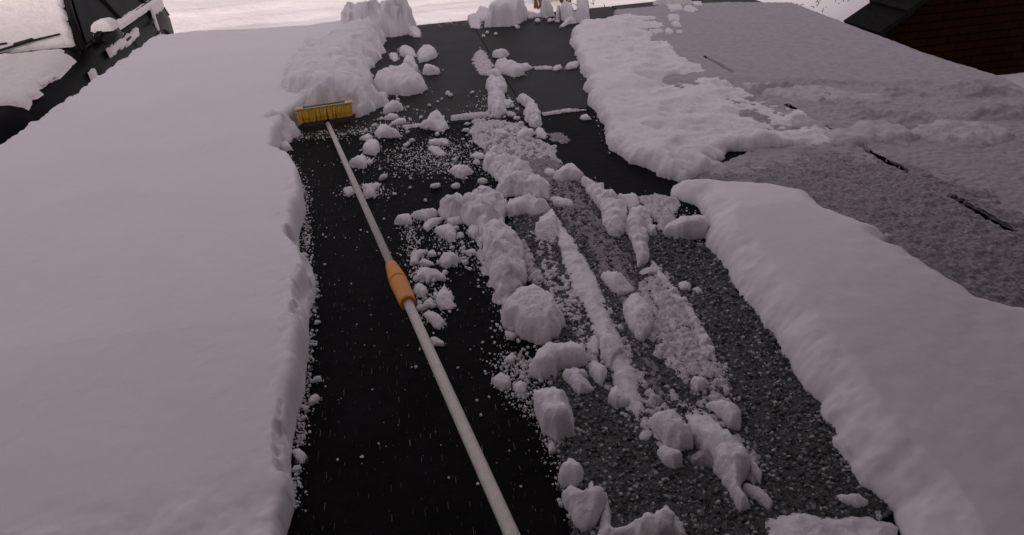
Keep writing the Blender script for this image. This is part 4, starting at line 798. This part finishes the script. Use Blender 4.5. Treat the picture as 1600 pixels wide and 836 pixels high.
sn = np.cross(np.array(AB) - np.array(mir(AB)), np.array(AT) - np.array(AB)); sn = sn / np.linalg.norm(sn); sn = sn if sn[2] > 0 else -sn
def wsp(u, v, n=0.0):
    a = np.array(lerp(mir(AB), AB, u)); b = np.array(lerp(mir(AT), AT, u)); return a + (b - a) * v + sn * n
for name_, (u0, v0), (u1, v1) in (('wiper', (0.58, 0.02), (0.93, 0.20)), ('wiper', (0.18, 0.02), (0.66, 0.14))):
    wp = MB().tube([wsp(u0, v0, .05), wsp((u0 + u1) / 2, (v0 + v1) / 2, .072), wsp(u1, v1, .062)], [0.013, 0.011, 0.008], 6).build('wiper', 'trim', car, True)
    MB().tube([wsp(u0 + (u1 - u0) * .35, v0 + (v1 - v0) * .35, .075), wsp(u0 + (u1 - u0) * .62, v0 + (v1 - v0) * .62, .08)], 0.017, 6).build('wiper_joint', 'trim', wp, True)

# snow lying on the car (each patch a thing of its own)
CM = Matrix.Translation((-3.67, 5.27, ZG)) @ Matrix.Rotation(math.radians(1.5), 4, 'Z') @ Matrix.Diagonal((*CS, 1.0))
def patch(lab, fn, nu, nv, T, edge=0.12, rag=0.08, rough=0.012, seed=0, name='car_snow', nrm=(0, 0, 1)):
    u, v = np.meshgrid(np.linspace(0, 1, nu), np.linspace(0, 1, nv)); pos = np.array([[fn(a, b) for a, b in zip(ru, rv)] for ru, rv in zip(u, v)])
    asp = np.linalg.norm(pos[0, -1] - pos[0, 0]), np.linalg.norm(pos[-1, 0] - pos[0, 0])
    dm = np.minimum(np.minimum(u, 1 - u) * asp[0], np.minimum(v, 1 - v) * asp[1]); X_, Y_ = u * asp[0], v * asp[1]
    d = dm - rag * np.clip(0.35 + fbm(X_ * 5, Y_ * 5, seed, 4, 0.65), 0, 1.5)
    t = np.clip(d / edge, 0, 1); h = T * np.sqrt(1 - (1 - t) ** 2) + rough * fbm(X_ * 9, Y_ * 9, seed + 4, 4) * t
    n = np.array(nrm, float); n /= np.linalg.norm(n); W = pos + n * (np.where(d < 0, -0.01, h))[..., None]
    idx = np.arange(nu * nv).reshape(nv, nu); Q = np.stack([idx[:-1, :-1], idx[:-1, 1:], idx[1:, 1:], idx[1:, :-1]], -1).reshape(-1, 4)
    Q = Q[(d.ravel()[Q] > 0).any(1)]
    if not len(Q): return
    W = W.reshape(-1, 3); W = np.array([CM @ Vector(p) for p in W]); used = np.unique(Q); re = np.full(nu * nv, -1); re[used] = np.arange(len(used)); V = W[used]; og = V.mean(0)
    if np.cross(V[re[Q[0]]][1] - V[re[Q[0]]][0], V[re[Q[0]]][2] - V[re[Q[0]]][0])[2] < 0: Q = Q[:, ::-1]
    o = link(name, mesh_np(name, V - og, re[Q]), 'carsnow'); o.location = og
    return tag(o, lab, 'snow')
patch('snow blanket covering the car windscreen behind the wipers', lambda u, v: wsp(0.0 + 0.985 * u, 0.05 + 0.93 * v), 70, 46, 0.05, 0.04, 0.035, 0.010, 1, nrm=tuple(sn))
bon = lambda u, v: (-0.80 + 1.62 * u - 0.10 * (1 - v) * (u - 0.5), 0.30 + 0.93 * v, 0.795 + 0.135 * v - 0.05 * (2 * u - 1) ** 4)
patch('thick snow covering the car bonnet', bon, 80, 60, 0.085, 0.07, 0.018, 0.02, 2)
patch('snow layer on the car roof above the windscreen', lambda u, v: (-0.62 + 1.24 * u, 2.07 + 1.5 * v, 1.40 + 0.03 * math.sin(math.pi * v)), 50, 60, 0.06, 0.05, 0.05, 0.012, 3)
patch('ledge of snow in the gutter between bonnet and windscreen', lambda u, v: (-0.78 + 1.5 * u, 1.20 + 0.16 * v, 0.945), 60, 14, 0.03, 0.04, 0.02, 0.006, 4)
patch('strip of snow along the car window sill', lambda u, v: (0.80 + 0.09 * u, 1.72 + 2.1 * v, 0.975 - 0.05 * u + 0.02 * v), 8, 80, 0.03, 0.03, 0.015, 0.008, 5, nrm=(0.4, 0, 1))
patch('snow stuck on the car doors below the window sill', lambda u, v: (0.885 + 0.012 * u, 1.75 + 0.95 * v, 0.86 - 0.11 * u), 14, 40, 0.016, 0.03, 0.05, 0.008, 6, nrm=(1, 0, 0.2))
patch('snow stuck on the rear side of the car', lambda u, v: (0.872, 3.36 + 0.5 * v, 0.99 - 0.16 * u), 14, 24, 0.016, 0.03, 0.05, 0.008, 7, nrm=(1, 0, 0.2))
patch('narrow streak of snow running down behind the rear car door', lambda u, v: (0.888, 3.30 + 0.07 * v, 0.97 - 0.5 * u), 30, 8, 0.012, 0.02, 0.008, 0.004, 8, nrm=(1, 0, 0.1))
patch('snow on the rounded rear corner of the car', lambda u, v: (0.30 + 0.48 * u, 3.86 + 0.26 * v, 1.02 - 0.02 * v), 30, 24, 0.035, 0.04, 0.09, 0.015, 9)
patch('snow cap on top of the car door mirror', lambda u, v: (0.90 + 0.18 * u, 1.51 + 0.22 * v, 1.055), 20, 20, 0.085, 0.08, 0.01, 0.015, 10)
patch('lump of snow left on the front wing of the car', lambda u, v: (0.66 + 0.14 * u, 0.42 + 0.13 * v, 0.80), 16, 16, 0.05, 0.05, 0.02, 0.01, 11)
patch('flat flake of snow on the bare wing behind the lump', lambda u, v: (0.745 + 0.06 * u, 0.62 + 0.26 * v, 0.86), 12, 20, 0.02, 0.03, 0.015, 0.006, 12)
patch('small snow patch on the front bumper of the car', lambda u, v: (0.38 + 0.24 * u, -0.015 + 0.10 * v, 0.66), 18, 12, 0.04, 0.04, 0.02, 0.01, 13)
patch('round snow blob stuck on the door above the roof edge', lambda u, v: (0.885, 1.22 + 0.12 * v, 0.78 - 0.10 * u), 12, 12, 0.03, 0.05, 0.015, 0.006, 14, nrm=(1, 0, 0.2))

# ------------------------------------------------------------------ brick outbuilding at the right
bw = empty('brick_wall', (3.75, 6.2, ZG), 'dark brick wall with a sloping grey tiled coping behind the right roof edge', 'wall')
g0 = np.array(P(1372, 46, -0.55)) ; yb = g0[1]; x_v = g0[0]; bw.location = (x_v, yb, ZG)
sl_ = 0.72; zv = g0[2] - ZG + 0.02                                   # verge height above ground at the gable's near corner
top_at = lambda x: zv + sl_ * x
xa, WW = -0.55, 9.0
poly = [(xa, 0), (WW, 0), (WW, top_at(WW * 0.5)), (WW * 0.5, top_at(WW * 0.5)), (xa, top_at(xa))]
mb = MB(); n_ = len(poly)
mb.add([(x, 0.02, z) for x, z in poly] + [(x, 0.40, z) for x, z in poly], [tuple(range(n_)), tuple(range(2 * n_ - 1, n_ - 1, -1))] + [(i, i + n_, (i + 1) % n_ + n_, (i + 1) % n_) for i in range(n_)])
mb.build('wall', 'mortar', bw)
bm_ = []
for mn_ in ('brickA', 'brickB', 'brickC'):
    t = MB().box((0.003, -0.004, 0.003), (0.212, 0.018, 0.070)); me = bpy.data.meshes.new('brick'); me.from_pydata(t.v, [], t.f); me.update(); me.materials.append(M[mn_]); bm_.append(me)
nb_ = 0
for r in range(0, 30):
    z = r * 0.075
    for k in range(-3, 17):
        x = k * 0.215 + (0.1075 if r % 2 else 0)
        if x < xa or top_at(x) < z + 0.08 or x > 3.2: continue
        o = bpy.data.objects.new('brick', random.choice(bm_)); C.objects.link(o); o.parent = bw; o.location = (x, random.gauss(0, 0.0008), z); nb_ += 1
# tiles along the verge, each lapping the one below
tl = MB().slab([(0, -0.16, 0), (0.34, -0.16, 0), (0.34, 0.12, 0), (0, 0.12, 0)], 0.045); tme = bpy.data.meshes.new('roof_tile'); tme.from_pydata(tl.v, [], tl.f); tme.update(); tme.materials.append(M['tile'])
for k in range(14):
    for col_ in range(2):
        o = bpy.data.objects.new('roof_tile', tme); C.objects.link(o); o.parent = bw; x = xa - 0.25 + k * 0.235
        o.location = (x + random.gauss(0, .006), -0.02 + 0.285 * col_, top_at(x) + 0.03); o.rotation_euler = (random.gauss(0, .01), -math.atan(sl_) + 0.10, random.gauss(0, .012))
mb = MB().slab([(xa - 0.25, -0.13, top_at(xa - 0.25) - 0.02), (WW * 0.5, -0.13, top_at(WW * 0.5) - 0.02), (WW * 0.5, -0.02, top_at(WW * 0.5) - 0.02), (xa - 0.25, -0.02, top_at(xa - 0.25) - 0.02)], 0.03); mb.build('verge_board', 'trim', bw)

# ------------------------------------------------------------------ shrub and weeds beyond the far edge
def shrub(loc_, lab, seed, n, hgt, spread, cat='shrub'):
    rs = np.random.RandomState(seed); s_ = empty('shrub', loc_, lab, cat)
    for k in range(n):
        a = rs.rand() * 6.28; p = np.array([rs.normal(0, 0.05), rs.normal(0, 0.05), 0]); d = np.array([math.cos(a) * spread * rs.rand(), math.sin(a) * spread * rs.rand(), 1.0]); line = [p]
        for i in range(6): d = d + rs.normal(0, 0.12, 3); d /= np.linalg.norm(d); line.append(line[-1] + d * hgt / 6)
        r0 = 0.012 + 0.012 * rs.rand()
        so_ = MB().tube(line, np.linspace(r0, r0 * 0.3, 7), 6).build('stem', 'bark', s_, True)
        tw = MB(); lf = MB()
        for i in range(9):
            b = line[1 + rs.randint(5)]; dd = rs.normal(0, 1, 3); dd[2] = abs(dd[2]) * 0.6; dd /= np.linalg.norm(dd); e1 = b + dd * 0.14 + np.array([0, 0, -0.01]); e2 = e1 + (dd + rs.normal(0, 0.5, 3)) * 0.12
            tw.tube([b, e1, e2], [0.006, 0.004, 0.002], 4)
            for q in range(4):
                c0 = b + (e2 - b) * (0.4 + 0.6 * rs.rand()); l1 = rs.normal(0, 0.02, 3); l2 = rs.normal(0, 0.014, 3); lf.add([c0, c0 + l1 + l2, c0 + 2 * l1, c0 + l1 - l2], [(0, 1, 2, 3)])
        tw.build('twigs', 'bark', so_); lf.build('withered_leaves', 'leaf', so_)
    return s_
q = P(846, 12, ZG); shrub((q[0], q[1], ZG), 'bare brown shrub standing in the snow just past the far roof edge', 3, 9, 1.1, 0.35)
q = P(885, 6, ZG); shrub((q[0], q[1], ZG), 'twiggy low shrub right of the bare brown one, half behind the snow heap', 5, 7, 0.7, 0.8)
for k_, (x_, y_, lab) in enumerate(((1262, 4, 'tuft of dead weeds poking from the snow left of the brick gable'), (1296, 8, 'tuft of dead weeds poking from the snow nearest the brick gable'), (925, 3, 'tuft of dead weeds right of the shrubs beyond the far edge'), (1275, 14, 'lowest tuft of dead weeds beside the right roof edge'))):
    q = P(x_, y_, ZG); wd = empty('dead_weeds', (q[0], q[1], ZG - 0.02), lab, 'weeds'); rs = np.random.RandomState(60 + k_)
    for i in range(6):
        a = rs.normal(0, 0.25, 2); t_ = rs.normal(0, 0.05, 2); hh = 0.02 + 0.05 * rs.rand()
        MB().tube([(a[0], a[1], 0), (a[0] + t_[0] * .4, a[1] + t_[1] * .4, hh * .7), (a[0] + t_[0], a[1] + t_[1], hh)], [0.007, 0.005, 0.003], 5).build('stem', 'bark', wd)
